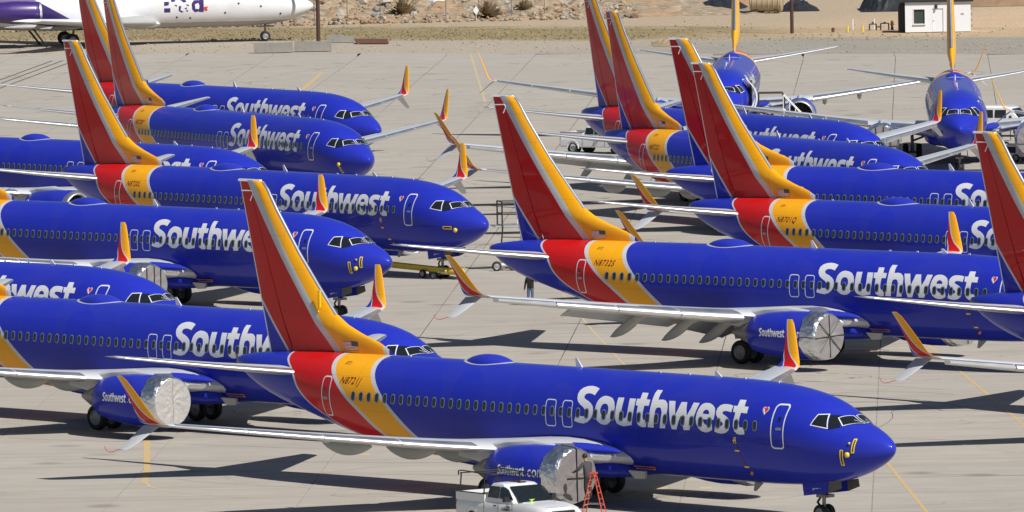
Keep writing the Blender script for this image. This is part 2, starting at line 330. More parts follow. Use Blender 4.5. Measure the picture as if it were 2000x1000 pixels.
def earth_mat():
    m, t, p = nmat('desert_earth'); g = N(t, 'ShaderNodeNewGeometry').outputs['Position']
    mp = N(t, 'ShaderNodeMapping'); mp.vector_type = 'TEXTURE'
    mp.inputs['Location'].default_value = tuple(EDGE_A); mp.inputs['Rotation'].default_value = (0, 0, math.atan2(EDGE_D.y, EDGE_D.x))
    t.links.new(g, mp.inputs[0]); sp = N(t, 'ShaderNodeSeparateXYZ'); t.links.new(mp.outputs[0], sp.inputs[0])
    u, v = sp.outputs[0], sp.outputs[1]     # along the apron edge, distance beyond it
    st = N(t, 'ShaderNodeMapping'); st.inputs['Scale'].default_value = (.25, .5, 1); t.links.new(mp.outputs[0], st.inputs[0])
    n1 = noise(t, st.outputs[0], .5, 6, .65); n2 = noise(t, g, 1.6, 6, .7); n3 = noise(t, st.outputs[0], .12, 4)
    vv = mth(t, 'ADD', v, mth(t, 'MULTIPLY', mth(t, 'SUBTRACT', n1, .5), 16))
    right = ramp(t, mth(t, 'DIVIDE', u, 110), [(.42, 0), (.58, 1)])
    grav = mixc(t, n2, (.33, .28, .225), (.47, .415, .34))
    road = mixc(t, n1, (.27, .25, .215), (.36, .335, .29))
    near = mixc(t, right, grav, road)
    grass = mixc(t, ramp(t, n1, [(.35, 0), (.65, 1)]), (.17, .135, .055), (.38, .28, .16))
    grass = mixc(t, ramp(t, n2, [(.45, 0), (.6, .6)]), grass, (.11, .115, .045))
    tan = mixc(t, n1, (.50, .355, .225), (.60, .47, .33)); tan = mixc(t, ramp(t, n2, [(.5, 0), (.75, .4)]), tan, (.36, .26, .16))
    grass = mixc(t, mth(t, 'MULTIPLY', right, .75), mixc(t, .35, grass, (.36, .30, .21)), tan)
    far = mixc(t, right, mixc(t, n2, (.34, .26, .17), (.50, .42, .32)), tan)
    e1 = mth(t, 'ADD', mth(t, 'MULTIPLY', right, 6), 24)
    c = mixc(t, ramp(t, mth(t, 'DIVIDE', mth(t, 'SUBTRACT', vv, e1), 5), [(0, 0), (1, 1)]), near, grass)
    e2 = mth(t, 'ADD', mth(t, 'MULTIPLY', right, -2), 50)
    c = mixc(t, ramp(t, mth(t, 'DIVIDE', mth(t, 'SUBTRACT', vv, e2), 5), [(0, 0), (1, 1)]), c, far)
    t.links.new(c, p.inputs['Base Color']); p.inputs['Roughness'].default_value = .95; p.inputs['Specular IOR Level'].default_value = .1
    b = N(t, 'ShaderNodeBump'); b.inputs['Strength'].default_value = .8; b.inputs['Distance'].default_value = .25
    t.links.new(mth(t, 'ADD', n2, n1), b.inputs['Height']); t.links.new(b.outputs[0], p.inputs['Normal']); return m
M['earth'] = earth_mat()
g_ = MB(); S_ = 3500
g_.add([(-S_, -S_, -.06), (S_, -S_, -.06), (S_, S_, -.06), (-S_, S_, -.06)], [(0, 1, 2, 3)], M['earth'])
tag(g_.build('ground'), kind='structure')
def sealant_mat():
    m, t, p = nmat('joint_sealant'); g = N(t, 'ShaderNodeNewGeometry').outputs['Position']
    sp = N(t, 'ShaderNodeSeparateXYZ'); t.links.new(g, sp.inputs[0]); f = mth(t, 'MULTIPLY', ramp(t, noise(t, g, .035, 3), [(.36, .3), (.50, 1)]), ramp(t, mth(t, 'DIVIDE', sp.outputs[1], 1000), [(.428, .0), (.438, 1)])); h = ramp(t, noise(t, g, .9, 4), [(.4, 0), (.6, 1)])
    c = mixc(t, f, (.33, .30, .26), (.045, .04, .035)); t.links.new(mixc(t, mth(t, 'MULTIPLY', h, .5), c, (.16, .145, .125)), p.inputs['Base Color']); p.inputs['Roughness'].default_value = .85; return m
M['sealant'] = sealant_mat()
apron = MB()
APX0, APX1, APY0 = -130, 150, 250
def edge_y(x):                      # y where the apron ends
    k = (x-EDGE_A.x)/EDGE_D.x; return EDGE_A.y+k*EDGE_D.y
apron.add([(APX0, APY0, -.012), (APX1, APY0, -.012), (APX1, edge_y(APX1), -.012), (APX0, edge_y(APX0), -.012)], [(0, 1, 2, 3)], M['sealant'])
apron_o = tag(apron.build('apron'), kind='structure')
SL = 7.6; GAP = .045
def slab_local():                    # bevelled slab, origin at its centre
    h = SL/2-GAP/2; b = .006; vs_ = []
    for z, q in ((-.028, h), (-b, h), (0, h-b)):
        vs_ += [(-q, -q, z), (q, -q, z), (q, q, z), (-q, q, z)]
    fs = [(8, 9, 10, 11)]
    for k in (0, 4): fs += [(k+i, k+(i+1) % 4, k+4+(i+1) % 4, k+4+i) for i in range(4)]
    return vs_, fs
sv, sf = slab_local()
sm_ = MB(); sm_.add(sv, sf, M['slab']); slab_mesh = sm_.mesh('slab')
def cam_px(P):
    d = cam.matrix_world.inverted() @ Vector(P); return (1000+f_px*d.x/-d.z, 500-f_px*d.y/-d.z)
cells = []
for i in range(-14, 18):
    for j in range(33, 112):
        c = gx*(-9.9+7.6*.5+SL*i)+gy*(SL*j)
        if min(edge_y(c.x-4), edge_y(c.x+4))-c.y < 2.0: continue
        u_, v_ = cam_px(c); vis = -80 < u_ < 2080 and -20 < v_ < 1060
        cells.append((0 if vis else 1, c.y, c))
cells.sort(key=lambda a: (a[0], a[1]))
for k, (a, b, c) in enumerate(cells[:300]):
    o = link('slab', slab_mesh, apron_o, c); o.rotation_euler = (0, 0, GA)
rest = MB(); RM = Matrix.Rotation(GA, 3, 'Z')
for a, b, c in cells[300:]: rest.add([RM @ Vector(p)+c for p in sv], sf, M['slab'])
# cut pieces along the slanted end of the apron
for i in range(-14, 18):
    xs = [(gx*(-9.9+SL*i+d)) for d in (GAP/2, SL-GAP/2)]
    lim = max([c.y for a, b, c in cells if abs((c-(gx*(-9.9+SL*(i+.5)))).dot(gx)) < 1], default=None)
    if lim is None: continue
    jmax = round(max((c.dot(gy) for a, b, c in cells if abs(c.dot(gx)-(-9.9+SL*(i+.5))) < 1))/SL)
    y0 = (jmax+.5)*SL+GAP/2; p0 = gx*(-9.9+SL*i+GAP/2)+gy*y0; p1 = gx*(-9.9+SL*(i+1)-GAP/2)+gy*y0
    q1 = Vector((p1.x, edge_y(p1.x), 0)); q0 = Vector((p0.x, edge_y(p0.x), 0))
    if q1.y-p1.y < .3 or q0.y-p0.y < .3: continue
    rest.add([p0, p1, q1, q0]+[v-Vector((0, 0, .028)) for v in (p0, p1, q1, q0)], [(0, 1, 2, 3), (0, 4, 5, 1), (1, 5, 6, 2), (2, 6, 7, 3), (3, 7, 4, 0)], M['slab'])
o = rest.build('slab_field', apron_o); o['kind'] = 'stuff'
# painted lines, 4 mm above the slabs
def stripe(pts, wd, mat, z=.004):
    mb = MB()
    for a, b in zip(pts, pts[1:]):
        a = Vector((*a, z)); b = Vector((*b, z)); d = (b-a).normalized(); n = Vector((-d.y, d.x, 0))*wd/2
        a2 = a-d*0; mb.add([a-n, b-n, b+n, a+n], [(0, 1, 2, 3)], mat)
    return mb
def worn(name, col, lo, hi, sc=2.5):
    m, t, p = nmat(name); g = N(t, 'ShaderNodeNewGeometry').outputs['Position']
    f = ramp(t, noise(t, g, sc, 6, .7), [(lo, 0), (hi, 1)])
    t.links.new(mixc(t, f, col, (.43, .385, .32)), p.inputs['Base Color']); p.inputs['Roughness'].default_value = .8; return m
M['yline'] = worn('worn_yellow_line', (.56, .37, .10), .40, .68)
M['yline2'] = worn('faded_yellow_line', (.56, .42, .18), .38, .6)
M['wline'] = worn('worn_white_line', (.62, .60, .56), .4, .62)
M['stain'] = simple('dark_tyre_mark', (.10, .09, .08), .9, var=.5, scale=.5)
def mark(name, pts, wd, mat, z=.004):
    o = stripe(pts, wd, mat, z).build(name, apron_o); return o

# ---------------------------------------------------------------- airliner
HX = [r[0] for r in HS]
def _tangents():
    T = []
    for c in range(1, 5):
        y = [r[c] for r in HS]; d = [(y[i+1]-y[i])/(HX[i+1]-HX[i]) for i in range(len(y)-1)]
        T.append([d[0]]+[0 if d[i-1]*d[i] <= 0 else 2*d[i-1]*d[i]/(d[i-1]+d[i]) for i in range(1, len(y)-1)]+[d[-1]])
    return T
HT = _tangents()
def hull(s):                          # top, bottom, half width, height of the widest point
    s = min(max(s, 0), HX[-1]); i = 0
    while i < len(HX)-2 and HX[i+1] <= s: i += 1
    if s < .05:
        k = math.sqrt(s/.05); return [a+(b-a)*k for a, b in zip(HS[0][1:], HS[1][1:])]
    h = HX[i+1]-HX[i]; t = (s-HX[i])/h
    return [(2*t**3-3*t**2+1)*HS[i][c]+(t**3-2*t**2+t)*h*HT[c-1][i]+(-2*t**3+3*t**2)*HS[i+1][c]+(t**3-t**2)*h*HT[c-1][i+1] for c in range(1, 5)]
def hy(s, z, off=0.0):
    top, bot, hw, zc = hull(s); r = (z-zc)/(top-zc) if z > zc else (zc-z)/(zc-bot)
    return hw*math.sqrt(max(0, 1-min(1, abs(r))**2))
def hz(s, y):
    top, bot, hw, zc = hull(s); return zc+(top-zc)*math.sqrt(max(0, 1-min(1, abs(y)/hw)**2))
def hn(s, z):                         # outward normal on the starboard side in (s, y, z)
    y = hy(s, z); e = .02
    ds = Vector((2*e, hy(s+e, z)-hy(s-e, z), 0)); dz = Vector((0, hy(s, z+e)-hy(s, z-e), 2*e))
    n = dz.cross(ds)
    if n.y < 0: n = -n
    return n.normalized() if n.length > 1e-9 else Vector((0, 1, 0))
def P(s, y, z): return (-s, -y, z)    # station aft, starboard, up -> local coordinates
def side_pt(s, z, off, sd=1):
    n = hn(s, z); return P(s+n.x*off, (hy(s, z)+n.y*off)*sd, z+n.z*off)
def hull_mesh():
    st = [0, .005, .02, .05, .1, .15, .22, .3, .4, .5, .65, .8, 1, 1.2, 1.4, 1.6, 1.75, 1.9, 2.05, 2.2, 2.4, 2.6, 2.8, 3, 3.3, 3.6, 4, 4.4, 4.9, 5.4, 6, 6.5, 7.2, 8, 9, 10]+[10+i*1.2 for i in range(1, 13)]+[25+.6*i for i in range(0, 23)]+[38.6, 38.75, 38.9]
    mb = MB(); rings = []
    for s in st:
        top, bot, hw, zc = hull(s); rg = []
        for i in range(56):
            t = 2*math.pi*i/56; sn = math.sin(t); rg.append(P(s, hw*math.cos(t), zc+((top-zc) if sn > 0 else (zc-bot))*sn))
        rings.append(rg)
    mb.loft(rings, M['fus']); return mb
def decal(polys, off, mat, name, parent, sd=1, step=.13, cx=None):
    """flat print wrapped on the fuselage side; polys = list of loops in (s, z), holes included"""
    bm = bmesh.new()
    loops = [[Vector((a, b, 0)) for a, b in p] for p in polys]
    flat = [v for l in loops for v in l]
    vs_ = [bm.verts.new(v) for v in flat]
    for tri in geometry.tessellate_polygon(loops):
        try: bm.faces.new([vs_[i] for i in tri])
        except ValueError: pass
    z0 = min(v.y for v in flat); z1 = max(v.y for v in flat); k = math.floor(z0/step)*step
    while k < z1:
        k += step; bmesh.ops.bisect_plane(bm, geom=bm.verts[:]+bm.edges[:]+bm.faces[:], plane_co=(0, k, 0), plane_no=(0, 1, 0))
    if min(v.x for v in flat) < 7 or max(v.x for v in flat) > 25:
        x0 = min(v.x for v in flat); x1 = max(v.x for v in flat); k = math.floor(x0/.3)*.3
        while k < x1:
            k += .3; bmesh.ops.bisect_plane(bm, geom=bm.verts[:]+bm.edges[:]+bm.faces[:], plane_co=(k, 0, 0), plane_no=(1, 0, 0))
    for v in bm.verts: v.co = side_pt(v.co.x, v.co.y, off, sd)
    bmesh.ops.recalc_face_normals(bm, faces=bm.faces)
    n = sum((f.normal*f.calc_area() for f in bm.faces), Vector())
    if n.y*sd > 0: bmesh.ops.reverse_faces(bm, faces=bm.faces)
    me = bpy.data.meshes.new(name); bm.to_mesh(me); bm.free(); me.materials.append(mat)
    return link(name, me, parent)
def rrect(a, b, z0, z1, r, lean0=0, lean1=0, n=4):
    """rounded rectangle between stations a < b; lean shifts"""
    pts = []
    for cx_, cz, t0 in ((b-r, z1-r, 0), (a+r, z1-r, 90), (a+r, z0+r, 180), (b-r, z0+r, 270)):
        for i in range(n+1):
            t = R(t0+90*i/n); pts.append((cx_+r*math.cos(t), cz+r*math.sin(t)))
    return [(s+lean0*(z-z0)/(z1-z0), z) for s, z in pts]
def text_polys(txt, size, shear=0.0, bold=0.0):
    cu = bpy.data.curves.new('lettering', 'FONT'); cu.body = txt; cu.size = size; cu.shear = shear; cu.offset = bold; cu.space_character = 1.12; cu.resolution_u = 3
    ob = bpy.data.objects.new('lettering', cu); COL.objects.link(ob); dg = bpy.context.evaluated_depsgraph_get()
    me = bpy.data.meshes.new_from_object(ob.evaluated_get(dg)); bpy.data.objects.remove(ob); return me
def text_on_hull(txt, s_left, z0, size, mat, name, parent, shear=.3, sd=1, off=.007, bold=0):
    me = text_polys(txt, size, shear, bold)
    for v in me.vertices: v.co = side_pt(s_left-v.co.x*sd, z0+v.co.y, off, sd)
    me.materials.clear(); me.materials.append(mat); return link(name, me, parent)
def foil_ring(sle, ste, y, z, tk, n=9, vert=False, x0=0.0, x1=1.0, grow=0.0):
    c = ste-sle; up = []; lo = []
    for i in range(n+1):
        x = x0+(x1-x0)*(1-math.cos(math.pi/2*(i/n)*1.0)) if x0 == 0 else x0+(x1-x0)*i/n
        t = 5*tk*(.2969*math.sqrt(x)-.126*x-.3516*x*x+.2843*x**3-.1036*x**4)*c+grow
        s = sle+c*x-(grow if x == 0 else 0); cam_ = .02*c*math.sin(math.pi*min(1, x))*(0 if vert else 1)
        if vert: up.append(P(s, y+t, z)); lo.append(P(s, y-t, z))
        else: up.append(P(s, y, z+t+cam_)); lo.append(P(s, y, z-t*.85+cam_*.3))
    return up+lo[::-1]
WING = [(1.0, 12.9, 21.5, 2.06, .13), (1.9, 13.9, 21.5, 2.14, .13), (3.3, 15.4, 21.5, 2.27, .125), (5.0, 17.05, 21.5, 2.44, .12), (6.0, 17.6, 21.62, 2.55, .115), (8, 18.64, 22.18, 2.78, .11), (11, 20.2, 23.05, 3.15, .105), (14, 21.77, 23.94, 3.54, .10), (16.7, 23.2, 24.75, 3.90, .095)]
def wing_at(y):
    for a, b in zip(WING, WING[1:]):
        if a[0] <= y <= b[0] or b is WING[-1]:
            k = (y-a[0])/(b[0]-a[0]); return [a[i]+(b[i]-a[i])*k for i in range(1, 5)]
def wing_parts(root, sd, flaps_down):
    st = [foil_ring(a, b, y*sd, z, tk) for y, a, b, z, tk in WING]
    mb = MB(); mb.loft(st, M['wing']); w_ = mb.build('wing', root, True, 50)
    for y0, y1 in ((2.3, 4.25), (5.75, 8.45), (8.5, 11.2), (11.25, 13.9), (13.95, 16.45)):
        mb = MB(); rg = []
        for k in range(4):
            y = y0+(y1-y0)*k/3; a, b, z, tk = wing_at(y); dn = flaps_down; rr_ = foil_ring(a-(.16 if dn else 0), b, y*sd, z-(.12 if dn else 0), tk*(1.35 if dn else 1), 7, x1=.19 if dn else .115, grow=.03 if dn else .014); rg.append(rr_)
        mb.loft(rg, M['metal']); mb.build('slat', w_, True, 50)
    for y0, y1 in ((2.2, 5.55), (5.9, 11.6)):
        mb = MB(); rg = []
        for k in range(4):
            y = y0+(y1-y0)*k/3; a, b, z, tk = wing_at(y); rg.append(foil_ring(a, b, y*sd, z, tk, 6, x0=.74, x1=1.03, grow=.012))
        if flaps_down:
            out = []
            for r_, k in zip(rg, range(4)):
                y = y0+(y1-y0)*k/3; a, b, z, tk = wing_at(y); c = b-a; hx, hz_ = -(a+.74*c), z; q = R(24)
                o_ = []
                for x, yy, zz in r_:
                    dx, dz = (x-hx)*1.0, zz-hz_; o_.append((hx+dx*math.cos(q)-dz*math.sin(q)*-1-.35, yy, hz_+dx*math.sin(q)+dz*math.cos(q)-.22))
                out.append(o_)
            rg = out
        mb.loft(rg, M['wing']); mb.build('flap', w_, True, 50)
    mb = MB(); rg = []
    for k in range(3):
        y = 12.0+(15.2-12.0)*k/2; a, b, z, tk = wing_at(y); rg.append(foil_ring(a, b, y*sd, z, tk, 5, x0=.77, x1=1.01, grow=.006))
    mb.loft(rg, M['wing']); mb.build('aileron', w_, True, 50)
    for y in (4.75, 6.5, 8.9):
        a, b, z, tk = wing_at(y); c = b-a; L_ = 3.0 if y < 9 else 2.7; rg = []
        for k in range(11):
            x = k/10; r_ = .30*math.sin(math.pi*min(1, max(.015, x*.985+.01)))**.7; s_ = a+.34*c+L_*x; zz = z-.20-.12*math.sin(math.pi*x); q = 0
            if flaps_down and x > .25:
                dx = L_*(x-.25); s_ = a+.34*c+L_*.25+dx*math.cos(R(31)); zz -= dx*math.sin(R(31))
            rg.append([P(s_, (y+.55*r_*math.cos(t*math.pi/5))*sd, zz+r_*1.05*math.sin(t*math.pi/5)) for t in range(10)])
        mb = MB(); mb.loft(rg, M['canoe']); mb.build('flap_track_fairing', w_, True, 60)
    # split-tip winglet: upper blade painted, lower blade grey
    UB = [(16.62, 23.16, 24.76, 3.90), (16.95, 23.33, 24.62, 3.99), (17.14, 23.52, 24.58, 4.2), (17.26, 23.70, 24.60, 4.5), (17.42, 23.94, 24.68, 4.9), (17.58, 24.19, 24.79, 5.3), (17.74, 24.45, 24.90, 5.68), (17.82, 24.64, 24.97, 5.84)]
    mb = MB(); rg = []
    for y, a, b, z in UB:
        c = b-a; r_ = []
        for q in foil_ring(a, b, 0, 0, .09, 7): r_.append(P(-q[0], (y-q[2]*.9)*sd, z+q[2]*.35))
        rg.append(r_)
    mb.loft(rg, M['winglet']); mb.build('winglet', root, True, 50)
    LB = [(16.70, 23.75, 24.76, 3.84), (16.95, 23.85, 24.78, 3.66), (17.35, 24.1, 24.85, 3.32), (17.7, 24.38, 24.93, 3.03), (17.80, 24.55, 24.96, 2.96)]
    mb = MB(); rg = []
    for y, a, b, z in LB:
        rg.append([P(-q[0], (y+q[2]*.8)*sd, z+q[2]*.5) for q in foil_ring(a, b, 0, 0, .08, 6)])
    mb.loft(rg, M['wing']); lb = mb.build('lower_winglet', root, True, 50)
    return w_, lb
def winglet_mat():
    m, t, p = nmat('winglet_paint'); tc = N(t, 'ShaderNodeTexCoord').outputs['Object']
    sp = N(t, 'ShaderNodeSeparateXYZ'); t.links.new(tc, sp.inputs[0]); s = mth(t, 'MULTIPLY', sp.outputs[0], -1.0); z = sp.outputs[2]
    F1 = fcurve_node(t, z, [(3.95, 23.34), (4.1, 23.56), (4.28, 23.90), (4.5, 24.17), (4.75, 24.37), (5.2, 24.62), (5.84, 24.94)], 3, 7, 22, 27)
    F2 = fcurve_node(t, z, [(3.9, 24.08), (4.0, 24.24), (4.28, 24.48), (4.6, 24.64), (5.0, 24.85), (6, 25.4)], 3, 7, 22, 27)
    col = YEL
    for F, hw, c in ((F1, .045, RED), (F2, .035, BLUE)):
        col = mixc(t, mth(t, 'GREATER_THAN', s, mth(t, 'SUBTRACT', F, hw)), col, WHT)
        col = mixc(t, mth(t, 'GREATER_THAN', s, mth(t, 'ADD', F, hw)), col, c)
    col = mixc(t, mth(t, 'GREATER_THAN', 3.965, z), col, (.5, .52, .55))
    paint_finish(t, p, tc, col); return m
M['winglet'] = winglet_mat()
ENG = (12.85, 4.89, 1.66)
def engine_parts(root, sd):
    ex, ey, ez = ENG; c = P(ex, ey*sd, ez); mb = MB()
    pr = [(0.42, 1.075), (.7, 1.11), (1.2, 1.14), (2.0, 1.15), (2.8, 1.10), (3.6, 1.0), (4.25, .88), (4.3, .84)]
    mb.lathe([(-a, r) for a, r in pr], M['blue2'], 'X', c, 40); e = mb.build('engine_nacelle', root, True, 50)
    mb = MB(); lp = [(.42, 1.077), (.24, 1.05), (.12, 1.02), (.04, .985), (0, .94), (.03, .90), (.12, .87), (.3, .85)]
    mb.lathe([(-a, r) for a, r in lp], M['metal'], 'X', c, 40); mb.build('intake_lip', e, True, 60)
    mb = MB(); mb.lathe([(-.3, .85), (-.75, .86), (-.76, .02)], M['dark'], 'X', c, 32)
    for k in range(18):
        q = 2*math.pi*k/18; a = Vector((c[0]-.70, c[1]+.2*math.cos(q), c[2]+.2*math.sin(q))); b = Vector((c[0]-.66, c[1]+.82*math.cos(q+.25), c[2]+.82*math.sin(q+.25)))
        mb.tube(a, b, .05, M['fanblade'], 4)
    mb.build('fan', e, True, 60)
    mb = MB(); mb.lathe([(-.45, .02), (-.5, .1), (-.62, .2), (-.75, .26)], M['strut'], 'X', c, 16); mb.build('spinner', e, True, 60)
    mb = MB(); mb.lathe([(-4.1, .66), (-4.7, .55), (-5.2, .4), (-5.9, .1)], M['strut'], 'X', c, 24); mb.build('exhaust_cone', e, True, 60)
    mb = MB(); n = 18     # chevrons at the fan exit
    for k in range(n):
        q0, q1, q2 = (2*math.pi*(k+d)/n for d in (0, .5, 1))
        vs_ = [(c[0]-4.26, c[1]+.845*math.cos(q), c[2]+.845*math.sin(q)) for q in (q0, q2)]+[(c[0]-4.42, c[1]+.79*math.cos(q1), c[2]+.79*math.sin(q1))]
        vs_ += [(x+.0, c[1]+(y-c[1])*.95, c[2]+(z-c[2])*.95) for x, y, z in vs_]
        mb.add(vs_, [(0, 1, 2), (3, 5, 4), (0, 2, 5, 3), (1, 4, 5, 2)], M['blue'])
    mb.build('chevron_nozzle', e)
    # pylon
    mb = MB(); rg = []
    for s_, z0, z1, h in ((14.0, 2.62, 2.84, .10), (15.2, 2.5, 2.98, .19), (16.6, 2.3, 2.88, .22), (18, 1.9, 2.6, .2), (19.6, 2.1, 2.5, .08)):
        rg.append([P(s_, (ey+h*a)*sd, z) for a, z in ((-1, z0), (1, z0), (1, z1-.1), (.4, z1), (-.4, z1), (-1, z1-.1))])
    mb.loft(rg, M['wing']); mb.build('pylon', root, True, 50)
    # lettering on the outer side
    if sd < 0: return e
    s0, z0, k, kz = 16.22, 1.62, .172, .27
    def warp(x, z):
        s = s0-x; zz = z0+z; u = s-ex; r = 1.1
        for (a0, r0), (a1, r1) in zip(pr, pr[1:]):
            if a0 <= u <= a1: r = r0+(r1-r0)*(u-a0)/(a1-a0); break
        q = (zz-ez)/r; return (c[0]-u, c[1]-sd*(r+.010)*math.cos(q), c[2]+(r+.010)*math.sin(q))
    def poly(loops, nm='letter'):
        mb = MB(); flat = [v for l in loops for v in l]
        for tri in geometry.tessellate_polygon([[Vector((a, b, 0)) for a, b in l] for l in loops]):
            mb.add([warp(*flat[i]) for i in tri], [(0, 1, 2)], M['letter'])
        mb.build(nm, e)
    for key in ('S', 'o', 'u', 't', 'h', 'w', 'e', 's', 't2'):
        poly([[((16.24-a)*k, (b-3.36)*kz) for a, b in l] for l in [LETTERS[key]]+([LETTERS[key+'_']] if key+'_' in LETTERS else [])])
    def ring(cx_, w_, a0=0, a1=360, th=.058):
        o_ = []; i_ = []
        for j in range(15):
            q = R(a0+(a1-a0)*j/14); o_.append((cx_+w_*math.cos(q), .145+.15*math.sin(q))); i_.append((cx_+(w_-th)*math.cos(q), .145+(.15-th)*math.sin(q)))
        if a1-a0 == 360: poly([o_[:-1], i_[:-1]])
        else: poly([o_+i_[::-1]])
    poly([[(1.79, .02), (1.82, .02), (1.82, .06), (1.79, .06)]], 'full_stop')
    ring(2.02, .12, 45, 315); ring(2.28, .13); x = 2.44
    poly([[(x, 0), (x+.06, 0), (x+.067, .2), (x+.14, .22), (x+.14, 0), (x+.20, 0), (x+.207, .2), (x+.28, .22), (x+.28, 0), (x+.34, 0), (x+.345, .22), (x+.30, .29), (x+.08, .29), (x+.01, .29)]])
    return e
M['blue2'] = M['blue']
def wheel(mb_parent, c, r, wd, name='wheel'):
    mb = MB(); h = wd/2
    mb.lathe([(-h*.8, r*.62), (-h, r*.8), (-h*.85, r*.94), (-h*.4, r), (h*.4, r), (h*.85, r*.94), (h, r*.8), (h*.8, r*.62)], M['rubber'], 'Y', (0, 0, 0), 24)
    o = mb.build(name, mb_parent, True, 50); o.location = c
    mb = MB(); mb.lathe([(-h*.78, .001), (-h*.62, r*.25), (-h*.5, r*.5), (-h*.8, r*.62), (h*.8, r*.62), (h*.5, r*.5), (h*.62, r*.25), (h*.78, .001)], M['rim'], 'Y', (0, 0, 0), 20)
    mb.build('rim', o, True, 40); return o
def gear_parts(root):
    g = empty('nose_gear'); g.parent = root
    mb = MB(); mb.tube(P(3.95, 0, .34), P(3.9, 0, 1.6), .075, M['strut'], 10); mb.tube(P(3.93, -.22, .34), P(3.93, .22, .34), .05, M['strut'])
    mb.tube(P(3.9, 0, .95), P(3.9, 0, 1.75), .11, M['strut'], 10); mb.path([P(4.05, 0, .5), P(4.3, 0, .75), P(4.08, 0, 1.0)], .045, M['plastic']); mb.tube(P(3.9, 0, 1.05), P(3.0, 0, 1.6), .05, M['strut'])
    mb.box(P(3.86, 0, 1.02), (.5, .5, .12), M['strut']); mb.box(P(3.6, .12, 1.05), (.25, .1, .08), M['strut']); mb.build('strut', g)
    for y in (-.2, .2): wheel(g, P(3.93, y, .345), .345, .2)
    for sd in (-1, 1):
        for nm, poly_, mt in (('gear_door', [(4.62, .47, 1.52), (3.13, .47, 1.64), (3.13, .51, 1.20), (4.5, .50, 1.02)], 'blue'), ('side_panel', [(3.12, .47, 1.63), (2.50, .45, 1.72), (2.44, .46, 1.42), (3.12, .51, 1.20)], 'well')):
            mb = MB(); a = [P(p, q*sd, r) for p, q, r in poly_]; mb.loft([a, [(x, y-.03*sd, z) for x, y, z in a]], M[mt]); o_ = mb.build(nm, g if nm == 'gear_door' else d)
            if nm == 'gear_door': d = o_
    for sd in (-1, 1):
        g = empty('main_gear'); g.parent = root; y = 2.86*sd
        mb = MB(); mb.tube(P(19.7, y, .57), P(19.6, y, 2.2), .11, M['strut'], 10); mb.tube(P(19.7, y-.42, .57), P(19.7, y+.42, .57), .07, M['strut'])
        mb.tube(P(19.65, y, 1.3), P(19.5, y-1.2*sd, 1.75), .07, M['strut']); mb.path([P(19.82, y, .7), P(20.15, y, 1.0), P(19.8, y, 1.35)], .05, M['strut']); mb.build('strut', g)
        for dy in (-.44, .44): wheel(g, P(19.7, y+dy, .565), .565, .38)
        mb = MB(); a = [P(20.0, y+.68*sd, 2.25), P(19.2, y+.68*sd, 2.2), P(19.25, y+.72*sd, 1.25), P(19.8, y+.72*sd, 1.2)]; mb.loft([a, [(x, yy-.04*sd, z) for x, yy, z in a]], M['canoe']); mb.build('gear_door', g)
